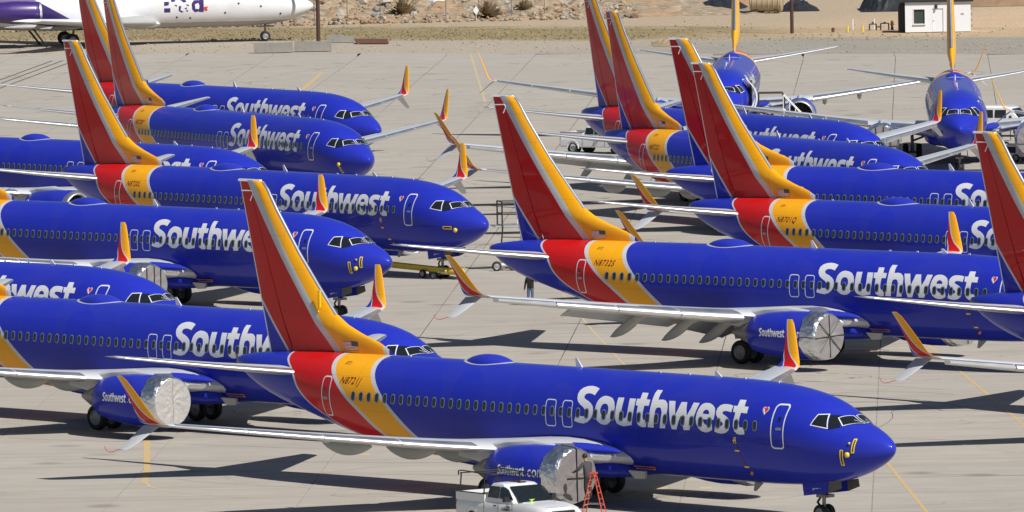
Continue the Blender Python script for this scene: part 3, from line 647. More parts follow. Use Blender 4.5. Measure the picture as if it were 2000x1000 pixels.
def plane_proto(flaps_down=False):
    root = empty('airliner')
    f = hull_mesh().build('fuselage', root, True, 60)
    # wing-to-body fairing
    mb = MB(); rg = []
    for s_, hw, z0, z1 in ((13.6, 1.55, 1.32, 1.7), (14.2, 1.86, 1.22, 2.05), (15.2, 1.98, 1.15, 2.3), (17, 2.08, 1.10, 2.4), (20, 2.06, 1.10, 2.35), (22, 1.96, 1.14, 2.2), (23.6, 1.7, 1.25, 2.0), (24.6, 1.2, 1.36, 1.8)):
        zc = (z0+z1)/2; rg.append([P(s_, hw*abs(math.cos(2*math.pi*i/28))**.6*(1 if math.cos(2*math.pi*i/28) > 0 else -1), zc+(z1-z0)/2*abs(math.sin(2*math.pi*i/28))**.7*(1 if math.sin(2*math.pi*i/28) > 0 else -1)) for i in range(28)])
    mb.loft(rg, M['blue']); mb.build('belly_fairing', root, True, 50)
    for sd in (1, -1):
        w_, lb = wing_parts(root, sd, flaps_down)
        engine_parts(root, sd)
        mb = MB(); rg = []
        for s_, yc, zc_, ry, rz_ in ((13.35, 2.0, 2.34, .04, .03), (13.6, 2.03, 2.36, .16, .10), (14.1, 2.08, 2.38, .30, .17), (14.9, 2.25, 2.40, .50, .22), (16.0, 2.45, 2.42, .70, .26), (17.2, 2.3, 2.40, .5, .24)):
            rg.append([P(s_, (yc+ry*math.cos(2*math.pi*i/14))*sd, zc_+rz_*math.sin(2*math.pi*i/14)) for i in range(14)])
        mb.loft(rg, M['blue']); mb.build('root_fairing', root, True, 60)
        # landing light and bare metal glove at the wing root
        mb = MB(); rg = []
        for y in (1.95, 2.4, 2.9):
            a, b, z, tk = wing_at(y); rg.append(foil_ring(a, b, y*sd, z, tk, 7, x1=.10, grow=.02))
        mb.loft(rg, M['metal']); g = mb.build('wing_root_glove', w_, True, 50)
        a, b, z, tk = wing_at(2.5); mb = MB(); mb.box(P(a+.12, 2.5*sd, z-.02), (.3, .42, .12), M['lamp'], rz=R(45)*sd); mb.build('landing_light', w_)
        # horizontal stabiliser
        mb = MB(); rg = [foil_ring(a, b, y*sd, z, tk) for y, a, b, z, tk in ((.4, 33.4, 37.6, 4.38, .10), (1.0, 33.9, 37.75, 4.43, .10), (3.5, 35.55, 38.2, 4.75, .095), (7.0, 37.85, 38.93, 5.25, .09), (7.2, 38.1, 38.97, 5.28, .06))]
        mb.loft(rg, M['wing']); st_ = mb.build('stabiliser', root, True, 50)
        mb = MB(); rg = [foil_ring(a, b, y*sd, z, tk, 7, x1=.09, grow=.010) for y, a, b, z, tk in ((1.0, 33.9, 37.75, 4.43, .10), (3.5, 35.55, 38.2, 4.75, .095), (7.0, 37.85, 38.93, 5.25, .09))]
        mb.loft(rg, M['metal']); mb.build('leading_edge', st_, True, 50)
    # fin, rudder, bare leading edge
    FL = [(5.0, 29.0, .06), (5.45, 29.35, .10), (5.75, 30.0, .16), (6.1, 31.15, .24), (6.4, 31.98, .30), (6.8, 32.7, .30), (7.92, 33.76, .28), (9.24, 34.96, .24), (11.0, 36.36, .19), (11.8, 36.92, .16), (12.08, 37.2, .14), (12.15, 37.5, .10)]
    def te(z): return 36.92+(z-4.93)*(38.74-36.92)/(12.11-4.93)
    def fin_ring(z, a, hw, x0, x1, grow=0):
        b = te(z); up = []; lo = []
        for i in range(11):
            x = x0+(x1-x0)*(i/10)**1.6 if x0 == 0 else x0+(x1-x0)*i/10
            t = hw*min(1, math.sqrt(max(0, x)/.22))*(1 if x < .3 else (1-(x-.3)/.7)**.8)+grow+.004
            s_ = a+(b-a)*x-(grow if x == 0 else 0); up.append(P(s_, t, z)); lo.append(P(s_, -t, z))
        return up+lo[::-1]
    def hinge(z, a): return ((te(z)-(1.55-(z-5)*.13))-a)/(te(z)-a)
    mb = MB(); mb.loft([fin_ring(z, a, hw, 0, hinge(z, a)) for z, a, hw in FL], M['fin']); fin = mb.build('tail_fin', root, True, 50)
    mb = MB(); mb.loft([fin_ring(z, a, hw, hinge(z, a)+.012, 1.0) for z, a, hw in [(5.1, 29.05, .1)]+FL[1:]], M['fin']); rud = mb.build('rudder', root, True, 50)
    mb = MB(); mb.loft([[P(te(z)+d, y, z) for d, y in ((-.05, .012), (.02, .01), (.02, -.01), (-.05, -.012))] for z in (5.1, 12.1)], M['white_line']); mb.build('trailing_edge', rud)
    mb = MB(); rg = []
    for z, a, hw in FL[5:11]: rg.append(fin_ring(z, a, hw, 0, .075/(te(z)-a), .008))
    mb.loft(rg, M['edge']); mb.build('leading_edge', fin, True, 50)
    mb = MB(); mb.loft([[P(s_, y, 12.15+dz) for y, dz in ((.09, -.06), (.06, .03), (-.06, .03), (-.09, -.06))] for s_ in (37.42, 37.6, 38.2, 38.78)], M['white_line']); mb.build('fin_cap', fin)
    for sd in (1, -1):
        mb = MB(); y = .115*sd
        mb.path([P(38.55, y*.75, 11.70), P(37.86, y, 11.72), P(37.78, y, 11.62), P(37.95, y*1.1, 11.30)], .028, M['white_line'], 6); mb.build('antenna_outline', fin)
    # flag on both sides
    for sd in (1, -1):
        mb = MB(); s0, s1, z0, z1 = 31.28, 32.2, 5.39, 5.77; mt = (M['flag_blue'], M['flag_red'], M['letter'])
        def fy(s_, z_): 
            a = [f for f in FL]; 
            for p_, q_ in zip(a, a[1:]):
                if p_[0] <= z_ <= q_[0]:
                    k = (z_-p_[0])/(q_[0]-p_[0]); le = p_[1]+(q_[1]-p_[1])*k; hw = p_[2]+(q_[2]-p_[2])*k; x = max(0, (s_-le)/(te(z_)-le))
                    return hw*min(1, math.sqrt(x/.22))*(1 if x < .3 else (1-(x-.3)/.7)**.8)+.02
            return .2
        for i in range(13):
            a = z1-(z1-z0)*i/13; b = z1-(z1-z0)*(i+1)/13
            for xa, xb in ((s0, s0+.4), (s0+.4, s1)):
                m_ = mt[0] if (i < 7 and xa == s0) else (mt[1] if i % 2 == 0 else mt[2])
                mb.add([P(xa, fy(xa, a)*sd, a), P(xb, fy(xb, a)*sd, a), P(xb, fy(xb, b)*sd, b), P(xa, fy(xa, b)*sd, b)], [(0, 1, 2, 3)], m_)
        mb.build('flag_print', fin)
    # tail cone outlet
    mb = MB(); mb.lathe([(-38.86, .2), (-39.02, .17), (-39.03, .1), (-38.9, .08)], M['strut'], 'X', (0, 0, 4.66), 16); mb.build('exhaust_outlet', root, True)
    # satellite radome and blade antennas
    mb = MB(); rg = []
    for k in range(13):
        x = k/12; e = max(.02, math.sin(math.pi*x)**.55); s_ = 21.9+2.8*x
        rg.append([P(s_, .62*e*math.cos(R(a)), 5.22+(.40*e*math.sin(R(a)) if a < 181 else -.1)) for a in (0, 20, 45, 70, 90, 110, 135, 160, 180, 270)])
    mb.loft(rg, M['blue']); sr = mb.build('satcom_radome', root, True, 60)
    mb = MB(); rg = []
    for k in range(13):
        x = k/12; e = max(.02, math.sin(math.pi*x)**.5); s_ = 21.82+2.96*x
        rg.append([P(s_, .66*e*math.cos(R(a)), hz(s_, .66*e*math.cos(R(a)))+.02*(1 if 10 < a < 170 else .2)) for a in (0, 30, 60, 90, 120, 150, 180)])
    mb.loft(rg, M['skirt'], cap=False, closed=False); mb.build('radome_skirt', sr, True, 60)
    for s_, z_, h, mt in ((17.75, 5.33, .36, 'white_line'), (9.6, 5.33, .22, 'white_line')):
        mb = MB(); mb.loft([[P(s_, .025, z_), P(s_+.35, .025, z_), P(s_+.35, -.025, z_), P(s_, -.025, z_)], [P(s_+.3, .01, z_+h), P(s_+.42, .01, z_+h), P(s_+.42, -.01, z_+h), P(s_+.3, -.01, z_+h)]], M[mt]); mb.build('blade_antenna', root)
    mb = MB(); mb.loft([[P(7.3, .03, 1.36), P(7.8, .03, 1.36), P(7.8, -.03, 1.36), P(7.3, -.03, 1.36)], [P(7.75, .01, .98), P(7.9, .01, .98), P(7.9, -.01, .98), P(7.75, -.01, .98)]], M['canoe']); mb.build('blade_antenna', root)
    for s_ in (6.4, 8.3, 11.5, 13.2, 28.2):
        mb = MB(); mb.box(P(s_, 0, hull(s_)[0]+.02), (.12, .05, .05), M['white_line']); mb.build('beacon_light', root)
    # lettering of the airline, one mesh per letter
    for key in ('S', 'o', 'u', 't', 'h', 'w', 'e', 's', 't2'):
        lo = [LETTERS[key]]+([LETTERS[key+'_']] if key+'_' in LETTERS else [])
        decal(lo, .008, M['letter'], 'letter', f)
    port_word(f)
    # cabin windows
    gm = {}
    xs = [29.70-.508*k for k in range(48)]
    for sd in (1, -1):
        for k, x in enumerate(xs):
            zc_ = 3.74
            key = sd
            if key not in gm:
                mb = MB(); 
                def wpt(a, b, off):
                    q = side_pt(15+a, zc_+b, off, sd); return (q[0]+15, q[1]+sd*hy(15, zc_), q[2]-zc_)
                o_ = rrect(-.135, .135, -.21, .21, .12, n=3); i_ = rrect(-.098, .098, -.165, .165, .085, n=3); n_ = len(o_)
                vs_ = [wpt(a, b, .010) for a, b in o_]+[wpt(a, b, .016) for a, b in i_]
                mb.add(vs_, [(i, (i+1) % n_, n_+(i+1) % n_, n_+i) for i in range(n_)], M['wframe'])
                mb.add([wpt(a, b, .014) for a, b in i_], [tuple(range(n_))], M['glass']); gm[key] = mb.mesh('cabin_window')
            link('cabin_window', gm[key], f, P(x, hy(x, zc_)*sd, zc_))
    # doors
    def door(a, b, z0, z1, lean, name, sd, handle=True, th=.055, r=.16):
        out = rrect(a, b, z0, z1, r, lean); inn = rrect(a+th, b-th, z0+th, z1-th, r*.72, lean*(z1-z0-2*th)/(z1-z0))
        d = decal([rrect(a+.02, b-.02, z0+.02, z1-.02, r, lean)], .004, M['fus'], name, f, sd)
        decal([out, inn], .011, M['white_line'], 'door_outline', d, sd)
        if handle:
            m_ = (a+b)/2; zz = z0+(z1-z0)*.45
            decal([rrect(m_-.18, m_+.12, zz-.05, zz+.06, .04, 0)], .012, M['wframe'], 'door_handle', d, sd)
            decal([rrect(m_-.07, m_+.07, zz+.28, zz+.46, .06, 0)], .012, M['glass'], 'door_window', d, sd)
        return d
    for sd in (1, -1):
        door(4.28, 4.95, 2.90, 4.60, .08, 'service_door', sd)
        door(31.35, 31.95, 2.82, 4.46, -.12, 'service_door', sd)
        door(17.25, 17.87, 3.14, 4.20, .08, 'emergency_exit', sd, False, .04, .14); door(16.28, 16.88, 3.14, 4.20, .08, 'emergency_exit', sd, False, .04, .14)
    # small tricolour heart
    def heart(k):
        return [(5.46-(.16*k)*(math.sin(q)**3), 4.34+.011*k*(13*math.cos(q)-5*math.cos(2*q)-2*math.cos(3*q)-math.cos(4*q))) for q in (2*math.pi*i/22 for i in range(22))]
    for sd in (1, -1):
        h = decal([heart(1)], .008, M['letter'], 'heart_emblem', f, sd)
        decal([[p for p in heart(.82)]], .012, M['tape_red'], 'emblem_stripe', h, sd)
        decal([[(5.58, 4.36), (5.54, 4.40), (5.40, 4.20), (5.44, 4.17)]], .016, M['letter'], 'emblem_stripe', h, sd)
        decal([[(5.58, 4.34), (5.52, 4.38), (5.43, 4.25), (5.46, 4.20)]], .015, M['blue'], 'emblem_stripe', h, sd)
    # cockpit windows
    fr = {1: [[(3.17, 3.86), (3.07, 4.27), (2.70, 4.28), (2.42, 3.74)], [(2.66, 4.24), (2.38, 4.22), (2.03, 3.80), (2.38, 3.72)]]}
    for sd in (1, -1):
        for k, q in enumerate(fr[1]):
            cxs = sum(a for a, b in q)/4; czs = sum(b for a, b in q)/4
            w_ = decal([[(cxs+(a-cxs)*(.87 if k == 0 else 1.0), czs+(b-czs)*(.87 if k == 0 else 1.0)) for a, b in q]], .014, M['glass'], 'cockpit_window', f, sd, .08)
            if k == 0: decal([q, [(cxs+(a-cxs)*.87, czs+(b-czs)*.87) for a, b in q]], .012, M['white_line'], 'window_frame', w_, sd, .08)
        mb = MB(); mf = MB()
        def top(a, b, off): return P(a-off*.55, b*sd, hz(a, b)+off)
        Q = [(2.36, .70), (2.14, .045), (1.50, .045), (2.00, .82)]; c0 = sum(a for a, b in Q)/4, sum(b for a, b in Q)/4
        I = [(c0[0]+(a-c0[0])*.90, c0[1]+(b-c0[1])*.90) for a, b in Q]
        def grid(q0, q1, q2, q3, n, off, m_, mt):
            g = [[None]*(n+1) for _ in range(n+1)]
            for i in range(n+1):
                for j in range(n+1):
                    u, v = i/n, j/n; a = [(1-u)*(1-v)*q0[k]+u*(1-v)*q1[k]+u*v*q2[k]+(1-u)*v*q3[k] for k in (0, 1)]; g[i][j] = top(a[0], a[1], off)
            m_.add([p for r_ in g for p in r_], [(i*(n+1)+j, (i+1)*(n+1)+j, (i+1)*(n+1)+j+1, i*(n+1)+j+1) for i in range(n) for j in range(n)], mt)
        grid(*I, 5, .035, mb, M['glass']); w_ = mb.build('windscreen', f)
        for k in range(4): grid(Q[k], Q[(k+1) % 4], I[(k+1) % 4], I[k], 5, .032, mf, M['white_line'])
        mf.build('window_frame', w_)
        mb = MB(); mb.tube(Vector(top(1.55, .1, .06)), Vector(top(1.9, .3, .06)), .009, M['white_line'], 5); mb.build('wiper', w_)
    # nose light dot, radome seam
    mb = MB(); mb.lathe([(0, .001), (.02, .04), (.06, .045)], M['white_line'], 'X', P(.12, .02, 3.05), 8)
    mb.v = [(x+0, y, z) for x, y, z in mb.v]; mb.build('lightning_stud', f)
    gear_parts(root)
    return root
M['tape_red'] = simple('emblem_red', (.62, .02, .02), .4)
M['skirt'] = simple('radome_skirt_grey', (.42, .45, .52), .35)
M['flag_blue'] = simple('flag_blue', (.05, .06, .14), .5); M['flag_red'] = simple('flag_red', (.35, .02, .03), .5)
def port_word(f):
    """the same word on the port side, reading towards the tail"""
    for key in ('S', 'o', 'u', 't', 'h', 'w', 'e', 's', 't2'):
        lo = [LETTERS[key]]+([LETTERS[key+'_']] if key+'_' in LETTERS else [])
        decal([[(22.59-a, b) for a, b in l] for l in lo], .008, M['letter'], 'letter', f, -1)

# ---------------------------------------------------------------- the parked airliners
def tree(o):
    allk = {}
    for ob in bpy.data.objects:
        if ob.parent: allk.setdefault(ob.parent.name, []).append(ob)
    def rec(x): return (x, [rec(c) for c in allk.get(x.name, [])])
    return rec(o)
def copy_rec(t, parent, skip=()):
    o, ch = t; c = o.copy(); COL.objects.link(c); c.parent = parent
    for k in ch: copy_rec(k, c, skip)
    return c
proto = plane_proto(False); proto_tree = tree(proto)
proto_d = plane_proto(True); proto_d_tree = tree(proto_d)
GRP = 'blue airliners parked on the apron'
INFO = [  # key, registration, label
 ('A', 'N8721J', 'nearest blue airliner, registration N8721J on its yellow band, white pickup beside its engine'),
 ('B', '', 'blue airliner at the left edge, its engine wrapped in crinkled silver film'),
 ('C', '', 'blue airliner at the left edge of which only nose, cockpit and last letters show'),
 ('D', 'N8734Q', 'blue airliner with 8734 on its nose gear door, right of the nearest fin'),
 ('E', 'N8720L', 'blue airliner with registration N8720L and a yellow tow bar at its nose wheel'),
 ('H', '', 'blue airliner at the left edge behind the N8720L fin, with an unwrapped silver intake'),
 ('F', 'N8728Y', 'blue airliner N8728Y, second from the back on the left'),
 ('G', '', 'blue airliner farthest back on the left, its fin cut by the photo top'),
 ('R1', 'N8732S', 'blue airliner with registration N8732S, lowered flaps and a spoked engine cover'),
 ('R0', '', 'blue airliner at the right edge, only its tail fin and one wing tip showing'),
 ('R2', 'N8701Q', 'blue airliner with registration N8701Q, partly behind the fin at the right edge'),
 ('R3', '', 'blue airliner directly behind N8701Q, its fin just left of that fin'),
 ('R4', 'N8722L', 'blue airliner with registration N8722L, a white pickup behind its tail'),
 ('R5', '', 'rearmost side-on blue airliner on the right, its fin cut by the photo top'),
 ('T1', '', 'blue airliner facing the camera, front door open beside boarding stairs'),
 ('T2', '', 'blue airliner facing the camera, a white van beside its nose'),
 ('T3', '', 'blue airliner beyond the right edge, only one orange winglet showing')]
POSES['T3'] = (47.9, 560.0, -92.0)
planes = {}
for i, (k, reg, lab) in enumerate(INFO):
    x, y, h = POSES[k]
    if k == 'A': o = proto
    elif k == 'R1': o = proto_d
    elif k in ('R0', 'R5'): o = copy_rec(proto_d_tree, None)
    else: o = copy_rec(proto_tree, None)
    o.location = (x, y, 0); o.rotation_euler = (0, 0, R(h)); planes[k] = o
    tag(o, lab, 'airliner', GRP)
kids = {}
for ob in bpy.data.objects:
    if ob.parent: kids.setdefault(ob.parent.name, []).append(ob)
def child(o, nm): return next(c for c in kids[o.name] if c.name.split('.')[0] == nm)
def on_plane(k, p):
    x, y, h = POSES[k]; return Matrix.Translation((x, y, 0)) @ Matrix.Rotation(R(h), 4, 'Z') @ Vector(P(*p))
for k, reg, lab in INFO:
    f = child(planes[k], 'fuselage')
    if reg:
        text_on_hull(reg, 30.72, 4.21, .385, M['dark_letter'], 'registration_number', f, .3, 1, .009, .003)
        text_on_hull(reg[1:5], 31.0, 4.93, .17, M['dark_letter'], 'fleet_number', f, .3)
        for g in [c for c in kids[planes[k].name] if c.name.startswith('nose_gear')]:
            for d in [c for c in kids[g.name] if c.name.startswith('gear_door')][:1]:
                me = text_polys(reg[1:5], .20, 0, .004)
                for v in me.vertices:
                    s_ = 4.02-v.co.x*1.15; v.co = P(s_, .512+.012, 1.20+v.co.y+(4.0-s_)*.06)
                me.materials.clear(); me.materials.append(M['letter']); link('fleet_number', me, d)
# winglet streamers, tapes and covers that single planes carry
def tape_frame(f, a, b, z0, z1, mat='tape', th=.04, lean=0):
    out = rrect(a, b, z0, z1, .03, lean, n=2); inn = rrect(a+th, b-th, z0+th, z1-th, .02, lean, n=2)
    o = decal([out, inn], .02, M[mat], 'tape_frame', f, 1, .1); decal([inn], .016, M['black'], 'tape_fill', f, 1, .1)
def bag(f, s, z, r=.12, nm='probe_cover'):
    r *= .72; mb = MB(); c = Vector(side_pt(s, z, .05)); rnd = random.Random(int(s*100)); rg = []
    for i in range(6):
        t = -1+2*i/5; q = (.55, .85, 1.0, 1.05, .95, .35)[i]*r*1.15
        rg.append([c+Vector((q*math.cos(a*math.pi/4)*(1+.2*rnd.random()), q*.7*math.sin(a*math.pi/4), r*t*(1+.1*rnd.random()))) for a in range(8)])
    mb.loft(rg, M['tape']); return mb.build(nm, f, True, 60)
fA = child(planes['A'], 'fuselage')
tape_frame(fA, 1.74, 1.88, 2.36, 2.98, lean=-.1); tape_frame(fA, 1.22, 1.35, 2.86, 3.40, lean=-.05); bag(fA, 1.50, 2.80, .13); bag(fA, 1.42, 3.22, .06)
fD = child(planes['D'], 'fuselage')
tape_frame(fD, 1.75, 1.90, 2.45, 3.05); tape_frame(fD, 1.15, 1.30, 2.75, 3.30); bag(fD, 1.50, 2.72, .14); bag(fD, 1.45, 3.15, .06)
fE = child(planes['E'], 'fuselage'); bag(fE, 1.45, 2.75, .15); tape_frame(fE, 1.65, 2.2, 2.78, 2.95)
fF = child(planes['F'], 'fuselage'); bag(fF, 1.9, 2.75, .15); tape_frame(fF, 1.85, 2.0, 2.2, 2.6)
fT = child(planes['T2'], 'fuselage'); bag(fT, 1.9, 2.75, .16)
for k in ('A', 'R1', 'E'):
    f = child(planes[k], 'fuselage'); z = 3.25
    for s_, z_, w_ in ((6.95, 3.12, .18), (6.9, 2.72, .26), (6.72, 2.08, .26)):
        decal([rrect(s_-w_/2, s_+w_/2, z_-.03, z_+.03, .01, n=1)], .012, M['tape'], 'tape_mark', f)
    decal([[(6.98, 3.25), (6.86, 3.25), (6.86, 3.0), (6.90, 3.0), (6.91, 3.21), (6.94, 3.21), (6.98, 3.0), (7.02, 3.0)]], .012, M['tape'], 'tape_mark', f)
    decal([[(6.94, 2.98), (6.90, 2.98), (6.66, 1.75), (6.70, 1.75)]], .010, M['dark_letter'], 'tape_mark', f)
    decal([[(6.85, 1.78), (6.60, 1.92), (6.56, 1.86), (6.78, 1.72)]], .012, M['tapeb'], 'tape_mark', f)
# tall yellow bracket on the leading part of two fins
mb = MB(); mb.path([P(33.55, .3, 6.9), P(33.55, .3, 7.75), P(33.40, .3, 7.75), P(33.42, .3, 7.1)], .03, M['tape'], 5); mb.build('tape_bracket', child(planes['A'], 'tail_fin'))
# gear or bay door taped in yellow ahead of the engine on the near side
for k in ('A', 'B', 'R1', 'D'):
    mb = MB(); y = 2.30
    for a, b in (((13.4, 1.50), (12.2, 1.50)), ((13.4, 1.40), (12.3, 1.40)), ((12.2, 1.50), (12.3, 1.40))):
        mb.tube(P(a[0], hy(a[0], a[1]+.3)+.10, a[1]+.25), P(b[0], hy(b[0], b[1]+.3)+.08, b[1]+.25), .022, M['tapeb'], 5)
    mb.loft([[P(13.3, 1.55, 1.62), P(12.4, 1.5, 1.62), P(12.6, 1.3, 1.34), P(13.1, 1.4, 1.30)], [P(13.3, 1.68, 1.60), P(12.4, 1.62, 1.60), P(12.6, 1.42, 1.30), P(13.1, 1.5, 1.27)]], M['canoe']); mb.build('ram_air_door', planes[k])
for k in ('A', 'B', 'R1', 'R0', 'R5', 'D'):
    for lb in [c for c in kids[planes[k].name] if c.name.startswith('lower_winglet')][:1]:
        mb = MB(); mb.path([P(24.75, 17.78, 2.98), P(24.95, 17.86, 2.95), P(25.1, 17.93, 2.88), P(25.3, 17.98, 2.86), P(25.45, 18.03, 2.93), P(25.52, 18.05, 3.08)], .014, M['red_rope'], 5); mb.build('streamer', lb)
# engine covers: drums of foil with a face sheet, a thing resting on each engine
def cover_mesh(kind, seed):
    rnd = random.Random(seed); mb = MB(); n = 56; pr = [(-.74, 1.155), (-.6, 1.155), (-.48, 1.14), (-.36, 1.13), (-.22, 1.115), (-.08, 1.10), (.04, 1.07), (.12, 1.00)]
    vs_ = []; ph = [rnd.uniform(0, 6.28) for _ in range(6)]
    for i, (a, r) in enumerate(pr):
        for j in range(n):
            t = 2*math.pi*j/n
            wv = .012*math.sin(7*t+ph[0]+a*3)+.010*math.sin(13*t+ph[1]-a*5)+.006*math.sin(23*t+ph[2]+a*9)
            rr = r+wv*(1.0 if i < 7 else .3); aa = a+(.05*math.sin(5*t+ph[3])+.03*math.sin(11*t+ph[4]) if i == 0 else 0)
            vs_.append((aa, rr*math.cos(t), rr*math.sin(t)))
    fs = [(i*n+j, i*n+(j+1) % n, (i+1)*n+(j+1) % n, (i+1)*n+j) for i in range(len(pr)-1) for j in range(n)]
    mb.add(vs_, fs, M['foil']); drum = mb.mesh('drum', True, 70)
    mb = MB(); vs_ = [(.11, 0, 0)]; fs = []; K = 7
    for i in range(1, K+1):
        r = 1.015*i/K
        for j in range(n):
            t = 2*math.pi*j/n; dz = .016*math.sin(9*t+i+ph[1])*math.sin(math.pi*i/K)+(.02*math.cos(4*t) if kind == 'spokes' else 0)*math.sin(math.pi*i/K)
            vs_.append((.115+dz, r*math.cos(t), r*math.sin(t)))
    fs += [(0, 1+j, 1+(j+1) % n) for j in range(n)]
    for i in range(1, K): fs += [(1+(i-1)*n+j, 1+i*n+j, 1+i*n+(j+1) % n, 1+(i-1)*n+(j+1) % n) for j in range(n)]
    mat = {'spokes': 'face_grey', 'film': 'face_film', 'cross': 'face_brown', 'bars': 'face_grey'}[kind]
    mb.add(vs_, fs, M[mat]); face = mb.mesh('face_sheet', True, 70)
    mb = MB(); x = .15
    if kind == 'spokes':
        for a in (0, 45, 90, 135): q = R(a+2); mb.tube((x, 1.0*math.cos(q), 1.0*math.sin(q)), (x, -1.0*math.cos(q), -1.0*math.sin(q)), .020, M['black'], 5)
        for sg in (1, -1): mb.path([(x, sg*1.0, .03*sg), (.06, sg*1.10, 0), (-.4, sg*1.15, 0), (-.74, sg*1.17, 0)], .02, M['black'], 5)
    elif kind == 'cross':
        mb.tube((x, 0, 1.05), (x, .02, -1.05), .022, M['black'], 5); mb.tube((x, 1.02, -.12), (x, -.5, -.08), .022, M['black'], 5)
        mb.path([(x, 0, 1.03), (.05, 0, 1.10), (-.74, 0, 1.17)], .018, M['black'], 5)
    elif kind == 'bars':
        for a in (-.38, .12, .55): h = math.sqrt(1-a*a); mb.tube((x, a, h), (x, a, -h), .022, M['black'], 5)
        mb.tube((x, 1, -.3), (x, -1, -.3), .018, M['black'], 5)
    else:
        for a in (0,): mb.tube((x, 0, .95), (x, 0, -.95), .006, M['face_grey'], 4)
    return drum, face, (mb.mesh('strap') if mb.v else None)
CV = {}
for k, kind, lab in (('A', 'cross', 'brown grey face crossed by two black straps'), ('B', 'film', 'crinkled pale film face, left engine'), ('R1', 'spokes', 'grey face divided by eight dark spokes'), ('D', 'bars', 'upright dark straps, half hidden behind a nose'), ('T2', 'bars', 'engine left of the plane facing camera')):
    CV[kind] = CV.get(kind) or cover_mesh(kind, len(CV)+3)
    for sd in (1, -1):
        o = empty('engine_cover', on_plane(k, (ENG[0], ENG[1]*sd, ENG[2])), R(POSES[k][2]))
        where = {1: '', -1: 'far side engine cover of '}[sd]
        l = 'silver foil engine cover, '+lab if sd > 0 else {'A': 'silver foil cover on the far engine under the nearest nose', 'B': 'silver foil cover on the far engine of the left plane with crinkled film', 'R1': 'silver foil cover on the far engine of N8732S', 'D': 'silver foil cover on the far engine of the plane with 8734', 'T2': 'silver foil cover on the engine cut by the right edge, beside the van'}[k]
        tag(o, l, 'engine cover', 'foil covers on the engines')
        for m_, nm in zip(CV[kind], ('drum', 'face_sheet', 'strap')):
            if m_: link(nm, m_, o)

# ---------------------------------------------------------------- painted marks on the apron
mark('yellow_line', [(13.9, 402), (15.3, 375.2), (15.9, 353.5), (16.4, 338)], .15, M['yline'])
mark('yellow_line', [(19.4, 452), (20.7, 421.9), (21.9, 392.7), (23, 362)], .15, M['yline'])
mark('yellow_line', [(2.6, 480), (4.0, 451.4), (5.2, 430.7), (6.4, 408)], .13, M['yline2'])
mark('yellow_line', [(-17.2, 423), (-15.9, 393.3), (-15.3, 378), (-15.2, 372.6)], .28, M['yline'])
mark('yellow_line', [(-15.2, 373.2), (-14.9, 370.8), (-13.8, 368.2), (-11.8, 366), (-9, 364)], .14, M['yline2'], .005)
mark('yellow_line', [(-18, 690), (-16.2, 716.5), (-15.2, 745.5)], .35, M['yline'])
mark('yellow_line', [(-1.8, 690), (-3.2, 776)], .18, M['yline2'])
mark('white_line', [(-24, 401), (-16, 396.5), (-8.5, 392)], .07, M['wline'])
mark('white_line', [(12, 402), (30, 394)], .06, M['wline'])
mark('white_line', [(2, 446), (20, 436)], .06, M['wline'])
for (x, y) in ((-8.6, 384.6), (-6.4, 384.2), (12.8, 409.4), (5.8, 366.0), (7.6, 365.6), (10.2, 414.0)):
    mark('yellow_number', [(x-.25, y), (x+.25, y-.02)], .9, M['yline2'])
for (x, y, l) in ((-44.6, 700, 78), (-43.7, 700, 78), (-42.6, 702, 76)):
    mark('tyre_mark', [(x, y), (x+5.8, y+l)], .22, M['stain'], .003)
rc = random.Random(77)
for k in range(46):                 # cracks and tar lines that wander across the slabs
    y = 352+ (rc.random()**1.6)*400; hw = y*.058; x = rc.uniform(-hw, hw); a = R(rc.choice((-4, -12, -30, -55, 20, 60, -2, -2, -88))+rc.uniform(-8, 8)); pts = [(x, y)]
    for i in range(rc.randint(5, 14)):
        a += rc.uniform(-.28, .28); st_ = rc.uniform(.5, 1.3)*(y/400); x += st_*math.cos(a); y += st_*math.sin(a)*1.5; pts.append((x, y))
    mark('crack', pts, rc.uniform(.02, .045)*(pts[0][1]/380), M['stain'], .003)
for (x0, y0, x1, y1) in ((-22, 396, -8, 387), (-14, 378, 4, 371), (-4, 441, 12, 437.5), (8, 404, 22, 400), (12, 372, 24, 367), (14, 388, 30, 380), (-20, 385, -2, 379), (-6, 366, 6, 362.5), (-8, 520, 6, 512), (-14, 700, 10, 690)):
    n = 14; mark('crack', [(x0+(x1-x0)*i/n, y0+(y1-y0)*i/n+rc.uniform(-.25, .25)) for i in range(n+1)], .05, M['stain'], .003)
# arc-shaped tyre marks
for (cx_, cy, r, a0, a1) in ((15.5, 398, 3.5, 20, 200), (15.0, 396, 5.5, 30, 190), (16, 394, 7.5, 60, 170)):
    pts = [(cx_+r*math.cos(R(a0+(a1-a0)*i/16)), cy+r*2.4*math.sin(R(a0+(a1-a0)*i/16))) for i in range(17)]
    mark('tyre_mark', pts, .07, M['stain'], .003)

